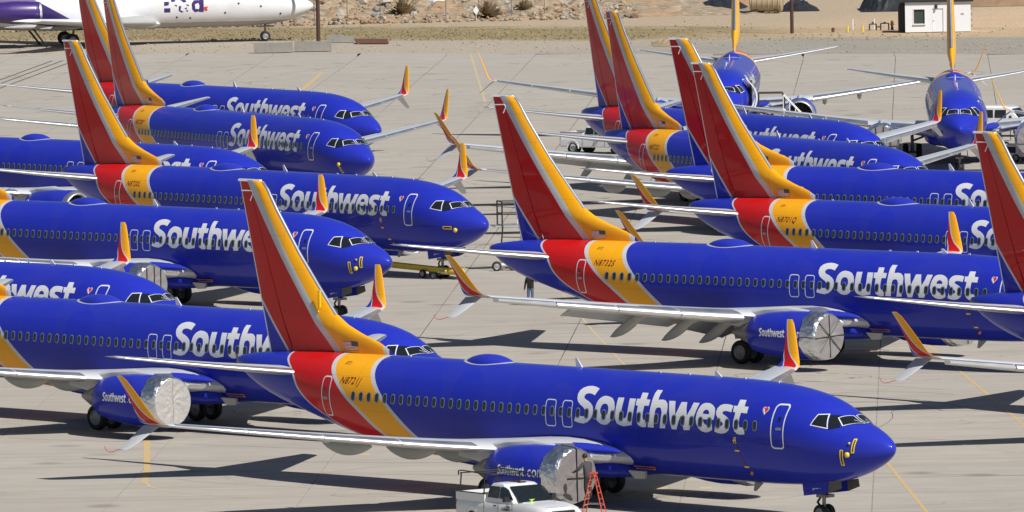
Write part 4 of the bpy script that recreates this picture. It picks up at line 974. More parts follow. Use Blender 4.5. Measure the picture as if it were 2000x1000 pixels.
# ---------------------------------------------------------------- people
def person(name, joints, edges, radii, mats, loc, rz, label, hair=True, sc=1.0):
    """joints in metres; skin modifier grown over the skeleton, one continuous body"""
    me = bpy.data.meshes.new('body'); me.from_pydata([j for j in joints], edges, [])
    ob = bpy.data.objects.new('body', me); COL.objects.link(ob)
    sk = ob.modifiers.new('skin', 'SKIN'); sk.use_smooth_shade = True
    for i, r in enumerate(radii):
        d = me.skin_vertices[0].data[i]; d.radius = (r if isinstance(r, tuple) else (r, r)); d.use_root = (i == 0)
    ss = ob.modifiers.new('sub', 'SUBSURF'); ss.levels = 2; ss.render_levels = 2
    dg = bpy.context.evaluated_depsgraph_get(); nm = bpy.data.meshes.new_from_object(ob.evaluated_get(dg)); bpy.data.objects.remove(ob)
    nm.materials.clear()
    for m_ in mats[0]: nm.materials.append(m_)
    for p in nm.polygons: p.material_index = mats[1](p.center); p.use_smooth = True
    o = empty(name, loc, rz); b = link('body', nm, o); tag(o, label, 'person'); return o, b
# man walking by the tail: black jacket, blue jeans, one hand raised to his head
J = [(0, 0, .98), (0, 0, 1.15), (0, .01, 1.36), (0, .01, 1.47), (0, .03, 1.56), (0, .05, 1.66), (0, .05, 1.74),
     (.20, 0, 1.40), (.27, .0, 1.13), (.30, .06, .88), (.31, .08, .79),
     (-.20, 0, 1.41), (-.36, .06, 1.24), (-.26, .16, 1.47), (-.20, .17, 1.55),
     (.10, 0, .90), (.115, .02, .50), (.12, -.03, .10), (.12, .13, .05), (-.10, 0, .90), (-.12, .05, .50), (-.13, .04, .10), (-.13, .20, .05),
     (.315, .10, .73), (.300, .11, .725), (.335, .10, .735), (.29, .12, .76), (-.19, .18, 1.61), (-.17, .17, 1.60), (-.21, .18, 1.60), (-.16, .16, 1.56)]
Ed = [(0, 1), (1, 2), (2, 3), (3, 4), (4, 5), (5, 6), (2, 7), (7, 8), (8, 9), (9, 10), (2, 11), (11, 12), (12, 13), (13, 14), (0, 15), (15, 16), (16, 17), (17, 18), (0, 19), (19, 20), (20, 21), (21, 22), (10, 23), (10, 24), (10, 25), (10, 26), (14, 27), (14, 28), (14, 29), (14, 30)]
Rr = [(.17, .13), (.18, .13), (.20, .13), (.08, .08), .055, (.085, .10), (.07, .08), .085, .062, .045, (.045, .022), .085, .062, .045, (.045, .022), .10, .075, .055, (.045, .03), .10, .075, .055, (.045, .03), .012, .012, .011, .012, .012, .012, .011, .012]
def pm(c):
    if c.z > 1.53 and abs(c.x) < .13: return 2
    if c.z > 1.50 and c.x < -.14: return 2
    if c.z < .84 and c.x > .24: return 2
    if c.z < .12: return 3
    return 1 if c.z > .90 or (abs(c.x) > .2 and c.z > .8) else 0
def hair_cap(b, c, r, mat):
    mb = MB(); rg = []
    for i in range(6):
        t = R(8+i*22); rg.append([(c[0]+r*math.sin(t)*math.cos(a*math.pi/6), c[1]+r*1.1*math.sin(t)*math.sin(a*math.pi/6)-.01, c[2]+r*math.cos(t)) for a in range(12)])
    mb.loft(rg, mat); return mb.build('hair', b, True, 60)
def face_bits(b, c, sgn=1):
    mb = MB()
    for x in (-.032, .032): mb.box((c[0]+x, c[1]+sgn*.092, c[2]+.01), (.022, .012, .012), M['hair'])
    mb.build('eyes', b); mb = MB(); mb.loft([[(c[0]-.012, c[1]+sgn*.09, c[2]-.01), (c[0]+.012, c[1]+sgn*.09, c[2]-.01), (c[0], c[1]+sgn*.09, c[2]+.02)], [(c[0]-.014, c[1]+sgn*.115, c[2]-.03), (c[0]+.014, c[1]+sgn*.115, c[2]-.03), (c[0], c[1]+sgn*.10, c[2]-.02)]], M['skin']); mb.build('nose', b)
o, b = person('person', J, Ed, Rr, ([M['jeans'], M['jacket'], M['skin'], M['plastic']], pm), (.92, 471.4, 0), R(160), 'person in black jacket and blue jeans under the N8732S tail, hand at head')
hair_cap(b, (0, .05, 1.71), .105, M['hair']); face_bits(b, (0, .05, 1.68))
# man on the ladder working at the engine cover
lad = Vector((2.78, 352.2, 0)); LZ = .86
J2 = [(0, 0, .96), (.0, .03, 1.14), (0, .08, 1.34), (0, .10, 1.45), (0, .14, 1.53), (0, .18, 1.62), (0, .19, 1.70),
      (.20, .08, 1.38), (.32, .22, 1.16), (.30, .42, 1.00), (.29, .50, .97),
      (-.20, .08, 1.38), (-.36, .16, 1.18), (-.42, .34, 1.08), (-.42, .42, 1.06),
      (.10, 0, .88), (.13, .05, .48), (.12, .0, .10), (.12, .15, .05), (-.10, 0, .88), (-.13, .02, .48), (-.12, -.03, .10), (-.12, .12, .05),
      (.29, .56, .98), (.27, .56, .96), (.31, .56, .96), (.25, .50, 1.0), (-.42, .48, 1.07), (-.40, .48, 1.05), (-.44, .48, 1.05), (-.38, .42, 1.09)]
def pm2(c):
    if c.z > 1.50 and abs(c.x) < .14: return 2
    if c.y > .46 or (c.x < -.3 and c.y > .38): return 2
    if c.z < .12: return 3
    return 1 if c.z > .90 else 0
hd = R(POSES['A'][2])+R(90)
o, b = person('person', J2, Ed, Rr, ([M['trousers'], M['hoodie'], M['skin'], M['plastic']], pm2), (lad.x, lad.y, LZ), hd, 'person in grey hooded top and dark trousers on the orange ladder')
hair_cap(b, (0, .18, 1.68), .105, M['hair']); face_bits(b, (0, .19, 1.64))
# the ladder: two orange A-frames with pale steps
def ladder(loc, rz, h, label):
    t = empty('step_ladder', loc, rz); tag(t, label, 'ladder')
    wb, wt, d = .30, .13, .50
    for s in (1, -1):
        for sx in (1, -1):
            mb = MB(); mb.tube((sx*wb, s*d, 0), (sx*wt, s*.06, h), .024, M['orange'], 6); mb.build('rail', t)
        for k in range(1, 8):
            z = h*k/8; u = k/8; w_ = wb+(wt-wb)*u; mb = MB()
            if s == 1: mb.box((0, s*(d+(.06-d)*u), z), (2*w_, .08, .025), M['alu'])
            else: mb.tube((-w_, s*(d+(.06-d)*u), z), (w_, s*(d+(.06-d)*u), z), .012, M['alu'], 6)
            mb.build('step', t)
    mb = MB(); mb.box((0, 0, h+.03), (2*wt+.08, .26, .06), M['orange']); mb.build('top_cap', t)
    mb = MB(); mb.tube((wb*.7, d*.6, h*.4), (wb*.7, -d*.6, h*.4), .010, M['alu'], 5); mb.tube((-wb*.7, d*.6, h*.4), (-wb*.7, -d*.6, h*.4), .010, M['alu'], 5); mb.build('spreader', t); return t
lp = Vector((2.98, 351.4, 0))
ladder(lp, R(72), 1.92, 'orange fibreglass step ladder in front of the covered engine')

# ---------------------------------------------------------------- vehicles
def pickup(loc, rz, label, rack=True, writing=True, cat='pickup truck', name='pickup_truck'):
    t = empty(name, loc, rz); tag(t, label, cat)      # +X is forward, origin between the wheels
    W_ = .98; L0, L1 = -2.95, 2.85
    prof_low = [(-2.9, .52), (-2.95, .75), (-2.95, 1.15), (-1.02, 1.17), (-1.0, 1.18), (1.1, 1.18), (1.6, 1.17), (2.55, 1.06), (2.78, .98), (2.86, .7), (2.8, .45), (-2.8, .42)]
    def side(pr, ws, mat, nm, par=t):
        mb = MB(); rg = [[(x, y, z) for x, z in pr] for y in ws]; mb.loft(rg, mat); return mb.build(nm, par)
    # lower body in bands, sides slightly curved
    mb = MB(); rg = []
    for x, zt, w_ in ((-2.95, 1.14, .93), (-2.9, 1.16, .97), (-1.05, 1.17, .99), (1.0, 1.18, .99), (1.7, 1.17, .98), (2.3, 1.10, .96), (2.65, 1.03, .92), (2.83, .96, .86)):
        rg.append([(x, -w_*.90, zt), (x, -w_*.97, zt-.10), (x, -w_, .85), (x, -w_*.98, .50), (x, -w_*.90, .42), (x, w_*.90, .42), (x, w_*.98, .50), (x, w_, .85), (x, w_*.97, zt-.10), (x, w_*.90, zt)])
    mb.loft(rg, M['white']); body = mb.build('body', t, True, 30)
    mb = MB(); rg = []
    for z, x0, x1, w_ in ((1.16, -1.05, 1.12, .93), (1.35, -1.02, .92, .90), (1.72, -.92, .40, .80), (1.84, -.80, .18, .73), (1.87, -.6, 0, .62)):
        r_ = .10; rg.append([(x0, -w_+r_, z), (x0+r_, -w_, z), (x1-.25, -w_, z), (x1-.05, -w_*.8, z), (x1, -w_*.4, z), (x1, w_*.4, z), (x1-.05, w_*.8, z), (x1-.25, w_, z), (x0+r_, w_, z), (x0, w_-r_, z)])
    mb.loft(rg, M['white']); cab = mb.build('cab', t, True, 35)
    def quad(nm, pts, mat, par, th=.035, nrm=None):
        mb = MB(); a = [Vector(p) for p in pts]; n = (a[1]-a[0]).cross(a[2]-a[0]).normalized()
        if nrm is not None and n.dot(Vector(nrm)) < 0: n = -n
        mb.loft([[p-n*.02 for p in a], [p+n*th for p in a]], mat); return mb.build(nm, par)
    for s in (1, -1):
        quad('side_window', [(-.86, s*.885, 1.30), (-.12, s*.905, 1.30), (-.14, s*.80, 1.74), (-.78, s*.80, 1.74)], M['glass'], cab, nrm=(0, s, 0))
        quad('side_window', [(-.04, s*.905, 1.30), (.80, s*.89, 1.30), (.42, s*.815, 1.66), (.20, s*.80, 1.74), (-.06, s*.80, 1.74)], M['glass'], cab, nrm=(0, s, 0))
        mb = MB(); mb.box((.62, s*1.10, 1.32), (.16, .20, .20), M['plastic']); mb.box((.66, s*.98, 1.26), (.06, .12, .06), M['plastic']); mb.build('mirror', cab)
        for x in (-.28, .62):
            mb = MB(); mb.box((x, s*.995, 1.02), (.16, .03, .05), M['plastic']); mb.build('door_handle', body)
        for x in (-1.02, -.08, .86):
            mb = MB(); mb.box((x, s*.988, .82), (.012, .012, .62), M['dark']); mb.build('door_gap', body)
        for x in (-1.85, 1.78):
            mb = MB(); rg = []
            for k in range(13):
                q = R(-8+196*k/12); rg.append([(x+rr*math.cos(q), y, .40+rr*math.sin(q)) for rr, y in ((.50, s*1.0), (.455, s*1.005), (.455, s*.93), (.50, s*.93))])
            mb.loft(rg, M['white']); mb.build('wheel_arch', body, True)
            mb = MB(); mb.lathe([(s*.60, .001), (s*.60, .46), (s*.998, .46)], M['dark'], 'Y', (x, 0, .42), 20); mb.build('wheel_well', body)
            w_ = wheel(t, (x, s*.86, .39), .39, .25); 
        mb = MB(); mb.loft([[(2.66, s*.55, .92), (2.66, s*.92, .92), (2.70, s*.90, .72), (2.86, s*.55, .72)], [(2.87, s*.50, .92), (2.74, s*.92, .91), (2.76, s*.92, .73), (2.90, s*.50, .73)]], M['lamp']); mb.build('headlight', body)
        mb = MB(); mb.box((-2.94, s*.86, .92), (.06, .16, .34), M['red']); mb.build('tail_light', body)
    quad('windscreen', [(1.10, -.80, 1.22), (1.10, .80, 1.22), (.32, .68, 1.76), (.32, -.68, 1.76)], M['glass'], cab, .02, nrm=(1, 0, 1))
    quad('rear_window', [(-1.06, -.70, 1.32), (-1.06, .70, 1.32), (-.90, .62, 1.72), (-.90, -.62, 1.72)], M['glass'], cab, .02, nrm=(-1, 0, 0))
    mb = MB(); mb.box((2.87, 0, .82), (.06, 1.02, .30), M['plastic']); gr = mb.build('grille', body)
    mb = MB(); mb.box((2.91, 0, .83), (.03, 1.04, .05), M['alu']); mb.build('grille_bar', gr)
    mb = MB(); mb.box((2.93, 0, .84), (.02, .26, .05), M['tape']); mb.box((2.93, 0, .84), (.018, .10, .10), M['tape']); mb.build('grille_emblem', gr)
    mb = MB(); mb.box((2.90, 0, .56), (.16, 1.80, .20), M['alu']); mb.build('bumper', t)
    mb = MB(); mb.box((-2.98, 0, .58), (.14, 1.75, .18), M['alu']); mb.build('bumper', t)
    # hood crease, wipers, roof slot and load bed
    mb = MB(); mb.loft([[(1.12, -.72, 1.18), (1.12, .72, 1.18), (1.12, .60, 1.215), (1.12, -.60, 1.215)], [(2.6, -.60, 1.035), (2.6, .60, 1.035), (2.6, .50, 1.07), (2.6, -.50, 1.07)]], M['white']); mb.build('hood_bulge', body)
    mb = MB(); mb.box((-2.0, 0, 1.12), (1.75, 1.62, .14), M['wood']); mb.build('bed_floor', body)
    for y in (-.90, .90):
        mb = MB(); mb.box((-1.98, y, 1.26), (1.92, .10, .30), M['white']); mb.box((-1.98, y, 1.42), (1.94, .12, .03), M['plastic']); mb.build('bed_side', body)
    mb = MB(); mb.box((-2.92, 0, 1.26), (.07, 1.84, .30), M['white']); mb.build('tailgate', body)
    if rack:
        rk = empty('ladder_rack'); rk.parent = t; mb = MB()
        for x in (-2.75, -1.15):
            for y in (-.88, .88): mb.tube((x, y, 1.40), (x, y*.92, 2.12), .028, M['plastic'], 6)
            mb.tube((x, -.86, 2.12), (x, .86, 2.12), .028, M['plastic'], 6)
        for y in (-.80, .80): mb.path([(-2.95, y, 2.02), (-2.95, y, 2.18), (-2.75, y, 2.22), (-.4, y, 2.14), (-.1, y, 2.02)], .025, M['plastic'])
        for x in (-2.3, -1.7): mb.tube((x, -.80, 2.17), (x, .80, 2.17), .018, M['plastic'], 6)
        mb.build('rack_frame', rk)
        mb = MB(); mb.box((-.25, .05, 1.885), (.75, .34, .03), M['plastic']); mb.box((.05, .0, 1.90), (.18, .12, .04), M['rust']); mb.build('roof_hatch', cab)
        mb = MB(); mb.box((.96, -.15, 1.26), (.22, .34, .08), M['hivis'], rz=.4); mb.build('vest', cab)
        mb = MB(); mb.box((-1.9, -.2, 1.24), (.6, .5, .16), M['wood']); mb.box((-2.4, .3, 1.24), (.5, .4, .14), M['strut']); mb.build('load', body)
    if writing:
        me = text_polys('COMAV', .15, .15, .006)
        for v in me.vertices: v.co = (.16+v.co.x, -1.004, .86+v.co.y)
        me.materials.clear(); me.materials.append(M['plastic']); link('door_lettering', me, body)
    return t
pk = pickup((.13, 349.0, 0), R(-55), 'white crew cab pickup with a black ladder rack beside the nearest covered engine')
pickup((6.3, 616.0, 0), R(-38), 'white pickup parked behind the tail of N8722L, partly hidden by wings', rack=False, writing=False)
def van(loc, rz, label):
    t = empty('passenger_van', loc, rz); tag(t, label, 'van'); mb = MB(); rg = []
    for x, zt, w_ in ((-2.9, 1.9, .86), (-2.8, 2.08, .95), (-1, 2.12, .98), (.8, 2.12, .98), (1.25, 2.02, .96), (1.85, 1.35, .96), (2.5, 1.12, .92), (2.85, .95, .86)):
        zw = min(zt, 1.3); rg.append([(x, -w_, .45), (x, -w_*1.02, .85), (x, -w_, zw), (x, -w_*.92, zt-.12), (x, -w_*.75, zt), (x, w_*.75, zt), (x, w_*.92, zt-.12), (x, w_, zw), (x, w_*1.02, .85), (x, w_, .45)])
    mb.loft(rg, M['white']); b = mb.build('body', t, True, 30)
    for s in (1, -1):
        for x0, x1 in ((-2.6, -1.35), (-1.25, .05), (.15, 1.0)):
            mb = MB(); a = [(x0, s*1.0, 1.32), (x1, s*1.0, 1.32), (x1-.03, s*.945, 1.86), (x0+.03, s*.945, 1.86)]; mb.loft([a, [(x, y-s*.04, z) for x, y, z in a]], M['glass']); mb.build('side_window', b)
        for x in (-1.75, 1.85): wheel(t, (x, s*.86, .38), .38, .24)
        mb = MB(); mb.box((1.35, s*1.1, 1.35), (.14, .18, .24), M['plastic']); mb.build('mirror', b)
        mb = MB(); mb.box((2.84, s*.70, .82), (.08, .26, .2), M['lamp']); mb.build('headlight', b)
    mb = MB(); a = [(1.92, -.82, 1.36), (1.92, .82, 1.36), (1.36, .74, 1.94), (1.36, -.74, 1.94)]; mb.loft([a, [(x-.05, y, z-.05) for x, y, z in a]], M['glass']); mb.build('windscreen', b)
    mb = MB(); mb.box((2.86, 0, .78), (.06, 1.0, .26), M['plastic']); mb.build('grille', b)
    mb = MB(); mb.box((2.9, 0, .52), (.14, 1.7, .18), M['alu']); mb.build('bumper', t); return t
van((33.55, 628.0, 0), R(-24), 'white passenger van with dark windows beside the plane facing the camera')
# baggage tug and dark cart under the plane facing the camera
t = empty('ground_power_cart', (32.5, 596.5, 0), R(-30)); tag(t, 'low pale service cart behind the nose of the plane facing the camera', 'service cart')
mb = MB(); mb.box((0, 0, .75), (2.6, 1.3, .8), M['whiteframe']); mb.build('housing', t); mb = MB(); mb.box((0, -.66, .8), (1.8, .03, .4), M['dark']); mb.build('grille', t)
for x in (-.9, .9):
    for y in (-.6, .6): wheel(t, (x, y, .27), .27, .18)

# ---------------------------------------------------------------- stairs, tow bar
def rails(mb, pts, r, mat): mb.path(pts, r, mat, 6)
t = empty('boarding_stairs', (-.30, 499.0, 0), R(12)); tag(t, 'wheeled boarding stairs with black rails beside the fin of N8732S', 'stairs')
mb = MB(); z0, z1 = 2.45, 3.75
for x, y in ((-.2, 0), (1.1, 0), (-.2, 1.3), (1.1, 1.3)): mb.tube((x, y, z0), (x, y, z1), .045, M['plastic'], 6)
for z in (z1, 3.1, z0): mb.path([(-.2, 0, z), (1.1, 0, z)], .045, M['plastic']); mb.path([(-.2, 1.3, z), (1.1, 1.3, z)], .04, M['plastic']); mb.path([(-.2, 0, z), (-.2, 1.3, z)], .04, M['plastic'])
mb.path([(-.2, -.1, 2.45), (-.3, -.1, 1.35), (1.4, -.1, 1.0)], .045, M['plastic']); mb.path([(-.25, 0, 1.85), (1.4, 0, 1.75)], .04, M['plastic']); mb.tube((.95, 0, z0), (.95, 0, .9), .035, M['plastic']); mb.build('guard_rail', t)
mb = MB(); mb.box((.2, .65, 2.42), (1.6, 1.4, .07), M['alu']); mb.build('platform', t)
for s in (-.0, 1.25):
    mb = MB(); mb.tube((.9, s, 2.4), (4.4, s, .35), .06, M['whiteframe'], 6); mb.tube((.9, s, 3.4), (4.4, s, 1.4), .035, M['whiteframe'], 6)
    for k in range(6): mb.tube((.9+.7*k, s, 2.4-.41*k), (.9+.7*k, s, 3.4-.4*k), .025, M['whiteframe'], 5)
    mb.build('stringer', t)
for k in range(11):
    mb = MB(); mb.box((1.05+.32*k, .62, 2.25-.187*k), (.27, 1.2, .04), M['alu']); mb.build('tread', t)
mb = MB(); mb.box((2.0, .65, .5), (4.2, .12, .12), M['whiteframe']); mb.box((.0, .65, .42), (.12, 1.5, .10), M['whiteframe']); mb.tube((.6, .2, .5), (1.0, .2, 2.4), .05, M['whiteframe']); mb.tube((2.6, .2, .5), (1.6, .2, 2.0), .05, M['whiteframe']); mb.build('chassis', t)
for x in (-.62, .30): wheel(t, (x, -.3, .27), .27, .16)
mb = MB(); mb.box((-.16, -.2, .36), (1.0, .16, .10), M['whiteframe']); mb.build('axle', t)
for x in (3.2,):
    for y in (-.1, 1.4): wheel(t, (x, y, .35), .35, .2)
# stairs beside the open door of the plane facing the camera
sp_ = on_plane('T1', (4.6, -2.7, 0))
t = empty('boarding_stairs', sp_, R(POSES['T1'][2])+R(90)); tag(t, 'white boarding stairs standing by the open door of the plane facing the camera', 'stairs')
mb = MB(); mb.box((.4, 0, 2.6), (1.7, 1.5, .08), M['alu']); mb.build('platform', t)
mb = MB()
for y in (-.7, .7): mb.path([(-.4, y, 2.6), (-.4, y, 3.65), (1.2, y, 3.65), (1.35, y, 3.4), (1.35, y, 2.6)], .045, M['plastic']); mb.path([(-.4, y, 3.1), (1.3, y, 3.1)], .03, M['plastic'])
mb.build('guard_rail', t)
for y in (-.7, .7):
    mb = MB(); mb.tube((1.2, y, 2.6), (3.4, y, .2), .05, M['whiteframe'], 6); mb.tube((1.25, y, 3.55), (3.5, y, 1.15), .04, M['whiteframe'], 6); mb.tube((1.3, y, .3), (1.3, y, 3.5), .05, M['whiteframe'], 6)
    for k in range(4): mb.tube((1.7+.4*k, y, 2.05-.44*k), (1.7+.4*k, y, 3.05-.43*k), .022, M['whiteframe'], 5)
    mb.build('stringer', t)
for k in range(11):
    mb = MB(); mb.box((1.30+.19*k, 0, 2.42-.21*k), (.19, 1.35, .04), M['alu']); mb.build('tread', t)
mb = MB(); mb.box((1.2, 0, .35), (2.8, .12, .12), M['whiteframe']); mb.tube((.0, .5, .35), (.1, .5, 2.6), .06, M['strut']); mb.tube((.0, -.5, .35), (.1, -.5, 2.6), .06, M['strut']); mb.tube((-.2, 0, .5), (1.6, 0, 2.2), .06, M['strut']); mb.build('chassis', t)
for x in (0, 2.6):
    for y in (-.7, .7): wheel(t, (x, y, .25), .25, .15)
# the open front door, swung forward on the port side
mb = MB(); rg = []
for k in range(9):
    z = 2.75+1.95*k/8; q = (k/8-.5); yb = -(hy(4.2, min(4.6, z))+.30+.15*math.cos(q*2.2))
    rg.append([P(3.35, yb-.12, z), P(4.15, yb-.05, z), P(4.15, yb+.06, z), P(3.35, yb-.0, z)])
mb.loft(rg, M['pwhite']); dd = mb.build('open_door', planes['T1'], True, 40)
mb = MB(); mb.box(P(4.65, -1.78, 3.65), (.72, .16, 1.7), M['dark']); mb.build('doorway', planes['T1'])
# tow bar
t = empty('tow_bar', (-6.75, 496.6, 0), math.atan2(-4.6, 4.0)); tag(t, 'long yellow tow bar lying under the nose wheel of N8720L', 'tow bar')
mb = MB(); mb.tube((0, 0, .62), (6.2, 0, .42), .17, M['yellow'], 8); mb.build('bar', t)
mb = MB(); mb.box((5.2, 0, .30), (1.3, .3, .08), M['yellow']); mb.box((4.8, -.2, .38), (.7, .14, .07), M['alu']); mb.tube((4.0, .5, .35), (5.4, -.5, .5), .05, M['yellow']); mb.build('head', t)
for x, y in ((3.3, -.35), (3.3, .35)): wheel(t, (x, y, .24), .24, .16)
wheel(t, (4.4, -.55, .17), .17, .1)

# ---------------------------------------------------------------- old freighter at the far left
def freighter():
    t = empty('freighter', (-17.2, 812.5, 0), R(10)); tag(t, 'old white freighter with purple tail and half removed lettering at the far left', 'freighter')
    mb = MB(); rings = []
    st = [0, .02, .1, .25, .5, 1, 1.6, 2.2, 3, 4, 5.2, 6.5, 8, 11, 15, 20, 25, 28]
    for s in st:
        top, bot, hw, zc = hull(s)
        if s < 8: top = 3.0+(top-3.0)*1.0
        if s > 24: bot = 1.33+(s-24)*.05; 
        rings.append([P(s, hw*math.cos(2*math.pi*i/40), zc+((top-zc) if math.sin(2*math.pi*i/40) > 0 else (zc-bot))*math.sin(2*math.pi*i/40)) for i in range(40)])
    for s, top, bot, hw in ((31, 5.4, 2.1, 1.6), (35, 5.5, 3.1, 1.1), (39, 5.4, 4.2, .4)):
        zc = (top+bot)/2; rings.append([P(s, hw*math.cos(2*math.pi*i/40), zc+(top-bot)/2*math.sin(2*math.pi*i/40)) for i in range(40)])
    m, tt, p = nmat('freighter_paint'); tc = N(tt, 'ShaderNodeTexCoord').outputs['Object']; sp = N(tt, 'ShaderNodeSeparateXYZ'); tt.links.new(tc, sp.inputs[0])
    s = mth(tt, 'MULTIPLY', sp.outputs[0], -1.0); z = sp.outputs[2]
    d = mth(tt, 'ADD', s, mth(tt, 'MULTIPLY', z, 1.25)); nz = noise(tt, tc, .6, 5)
    grime = ramp(tt, nz, [(.4, 0), (.7, .22)])
    base = mixc(tt, grime, (.74, .75, .79), (.45, .44, .42))
    lowb = mixc(tt, mth(tt, 'LESS_THAN', z, mth(tt, 'ADD', mth(tt, 'MULTIPLY', nz, .25), 1.72)), base, (.36, .36, .35))
    pm_ = mth(tt, 'MULTIPLY', mth(tt, 'GREATER_THAN', mth(tt, 'SUBTRACT', s, mth(tt, 'MULTIPLY', z, 1.75)), 17.8), mth(tt, 'GREATER_THAN', mth(tt, 'SUBTRACT', z, mth(tt, 'MULTIPLY', s, .16)), -2.02))
    tt.links.new(mixc(tt, pm_, lowb, (.045, .022, .15)), p.inputs['Base Color']); p.inputs['Roughness'].default_value = .4
    mb.loft(rings, m); f = mb.build('fuselage', t, True, 60)
    for sd in (1, -1):
        mb = MB(); rg = [foil_ring(a, b, y*sd, z, tk) for y, a, b, z, tk in ((1.0, 13.8, 22.6, 1.75, .12), (2.0, 14.6, 22.8, 1.85, .12), (6, 18.4, 24.2, 2.1, .11), (16.4, 26.4, 29.0, 2.9, .09))]
        mb.loft(rg, M['pwhite']); w_ = mb.build('wing', t, True, 50)
        mb = MB(); rg = [foil_ring(a, b, y*sd, z+.03, tk, 7, x1=.16, grow=.03) for y, a, b, z, tk in ((2.05, 14.4, 22.8, 1.9, .14), (3.0, 15.4, 23, 1.95, .14), (6.2, 18.5, 24.2, 2.12, .12))]
        mb.loft(rg, M['canoe']); mb.build('slat', w_, True, 50)
        for y in (5.2, 9.5):
            a, b = 18.0+(y-5)*.85, 24.2; mb = MB(); rg = []
            for k in range(8): x = k/7; r_ = .22*math.sin(math.pi*max(.03, min(.97, x))); rg.append([P(a+3+4*x, (y+r_*math.cos(q*math.pi/4))*sd, 1.85+.08*(y-5)-.1+r_*math.sin(q*math.pi/4)) for q in range(8)])
            mb.loft(rg, M['canoe']); mb.build('flap_track_fairing', w_, True, 60)
        c = P(24.8, 2.95*sd, 3.15); mb = MB(); mb.lathe([(0, .78), (-.15, .90), (-.6, .98), (-2.5, 1.0), (-4.2, .8), (-4.6, .62)], M['purple'], 'X', c, 28); e = mb.build('engine_nacelle', t, True, 60)
        mb = MB(); mb.lathe([(.0, .78), (.06, .84), (-.02, .90), (-.14, .93)], M['metal'], 'X', c, 28); mb.build('intake_lip', e, True)
        mb = MB(); mb.lathe([(-.3, .78), (-.35, .01)], M['dark'], 'X', c, 20); mb.build('fan', e)
        mb = MB(); rg = [[P(s_, y*sd, z) for z in (2.95, 3.35)] for s_, y in ((25.6, 1.6), (28.6, 1.6))]; mb.loft([[P(25.6, 1.4*sd, 2.9), P(28.6, 1.4*sd, 2.9), P(28.6, 1.4*sd, 3.3), P(25.6, 1.4*sd, 3.3)], [P(25.9, 2.4*sd, 2.95), P(28.4, 2.4*sd, 2.95), P(28.4, 2.4*sd, 3.3), P(25.9, 2.4*sd, 3.3)]], M['purple']); mb.build('pylon', t)
    mb = MB(); mb.loft([[P(28, .5, 5), P(37, .3, 5), P(37, -.3, 5), P(28, -.5, 5)], [P(35, .2, 10), P(39, .1, 10), P(39, -.1, 10), P(35, -.2, 10)]], M['purple']); mb.build('tail_fin', t)
    g = empty('nose_gear'); g.parent = t; mb = MB(); mb.tube(P(4.4, 0, .4), P(4.4, 0, 1.6), .09, M['strut']); mb.box(P(4.4, 0, 1.28), (1.5, .9, .12), M['strut']); mb.build('strut', g)
    for y in (-.26, .26): wheel(g, P(4.4, y, .42), .42, .26)
    for sd in (1, -1):
        g = empty('main_gear'); g.parent = t; mb = MB(); mb.tube(P(22, 2.8*sd, .5), P(21.8, 2.8*sd, 1.9), .12, M['strut']); mb.build('strut', g)
        for dy in (-.35, .35): wheel(g, P(22, 2.8*sd+dy, .58), .58, .35)
        mb = MB(); mb.tube(P(24.2, 2.2*sd, .02), P(25.6, 2.6*sd, 1.9), .09, M['plastic']); mb.build('side_strut', t)
    # remains of the removed lettering
    H = .9
    frag = {'letter_fragment': [[(13.65, 3.15), (13.10, 3.15), (13.10, 2.78), (13.65, 2.78)], [(13.65, 3.72), (13.2, 3.72), (13.25, 3.42), (13.65, 3.35)], [(13.05, 3.95), (12.6, 3.90), (12.7, 3.72), (13.0, 3.70)], [(12.75, 3.45), (12.5, 3.42), (12.55, 3.25)],
        [(12.35, 3.95), (11.8, 3.98), (11.65, 3.7), (11.9, 3.62), (12.1, 3.78)], [(12.35, 3.30), (12.12, 3.34), (12.2, 2.95), (11.9, 2.80), (12.1, 2.74), (12.35, 2.90)], [(11.85, 3.1), (11.6, 3.2), (11.65, 3.0)], [(11.75, 2.9), (11.5, 2.95), (11.55, 2.78)], [(11.75, 3.45), (11.4, 3.42), (11.5, 3.28)]],
        'letter': [[(11.15, 3.0), (11.2, 3.5), (11.0, 3.80), (10.6, 3.82), (10.5, 3.78), (10.5, 4.30), (10.12, 4.30), (10.12, 2.75), (10.5, 2.75), (10.55, 2.82), (10.9, 2.74)]]}
    for nm, ps in frag.items():
        for q in ps: decal([[(a, b) for a, b in q]], .012, M['purple'], nm, f)
    decal([[(10.88, 3.05), (10.9, 3.45), (10.6, 3.55), (10.5, 3.3), (10.55, 3.0)]], .018, M['pwhite'], 'letter', f)
    decal([[(10.1, 3.20), (9.7, 3.22), (9.85, 3.05), (9.75, 2.9), (9.95, 2.80), (10.1, 2.95)]], .012, M['flame'], 'letter_fragment', f)
    decal([rrect(19.8, 20.1, 3.55, 3.85, .05, n=2), rrect(19.86, 20.04, 3.6, 3.8, .04, n=2)], .01, M['plastic'], 'vent_outline', f)
    decal([[(2.3, 4.08), (2.1, 3.98), (1.7, 3.62), (2.3, 3.66)]], .012, M['glass'], 'cockpit_window', f)
    for sz in ((3.2, 2.4), (5.0, 3.1), (8.2, 2.6), (12.5, 2.3), (7.0, 3.4), (11.3, 2.2)): decal([rrect(sz[0]-.08, sz[0]+.08, sz[1]-.06, sz[1]+.1, .03, n=2)], .01, M['dark'], 'port_hole', f)
    return t
M['flame'] = simple('orange_red_paint', (.62, .06, .03), .5)
freighter()

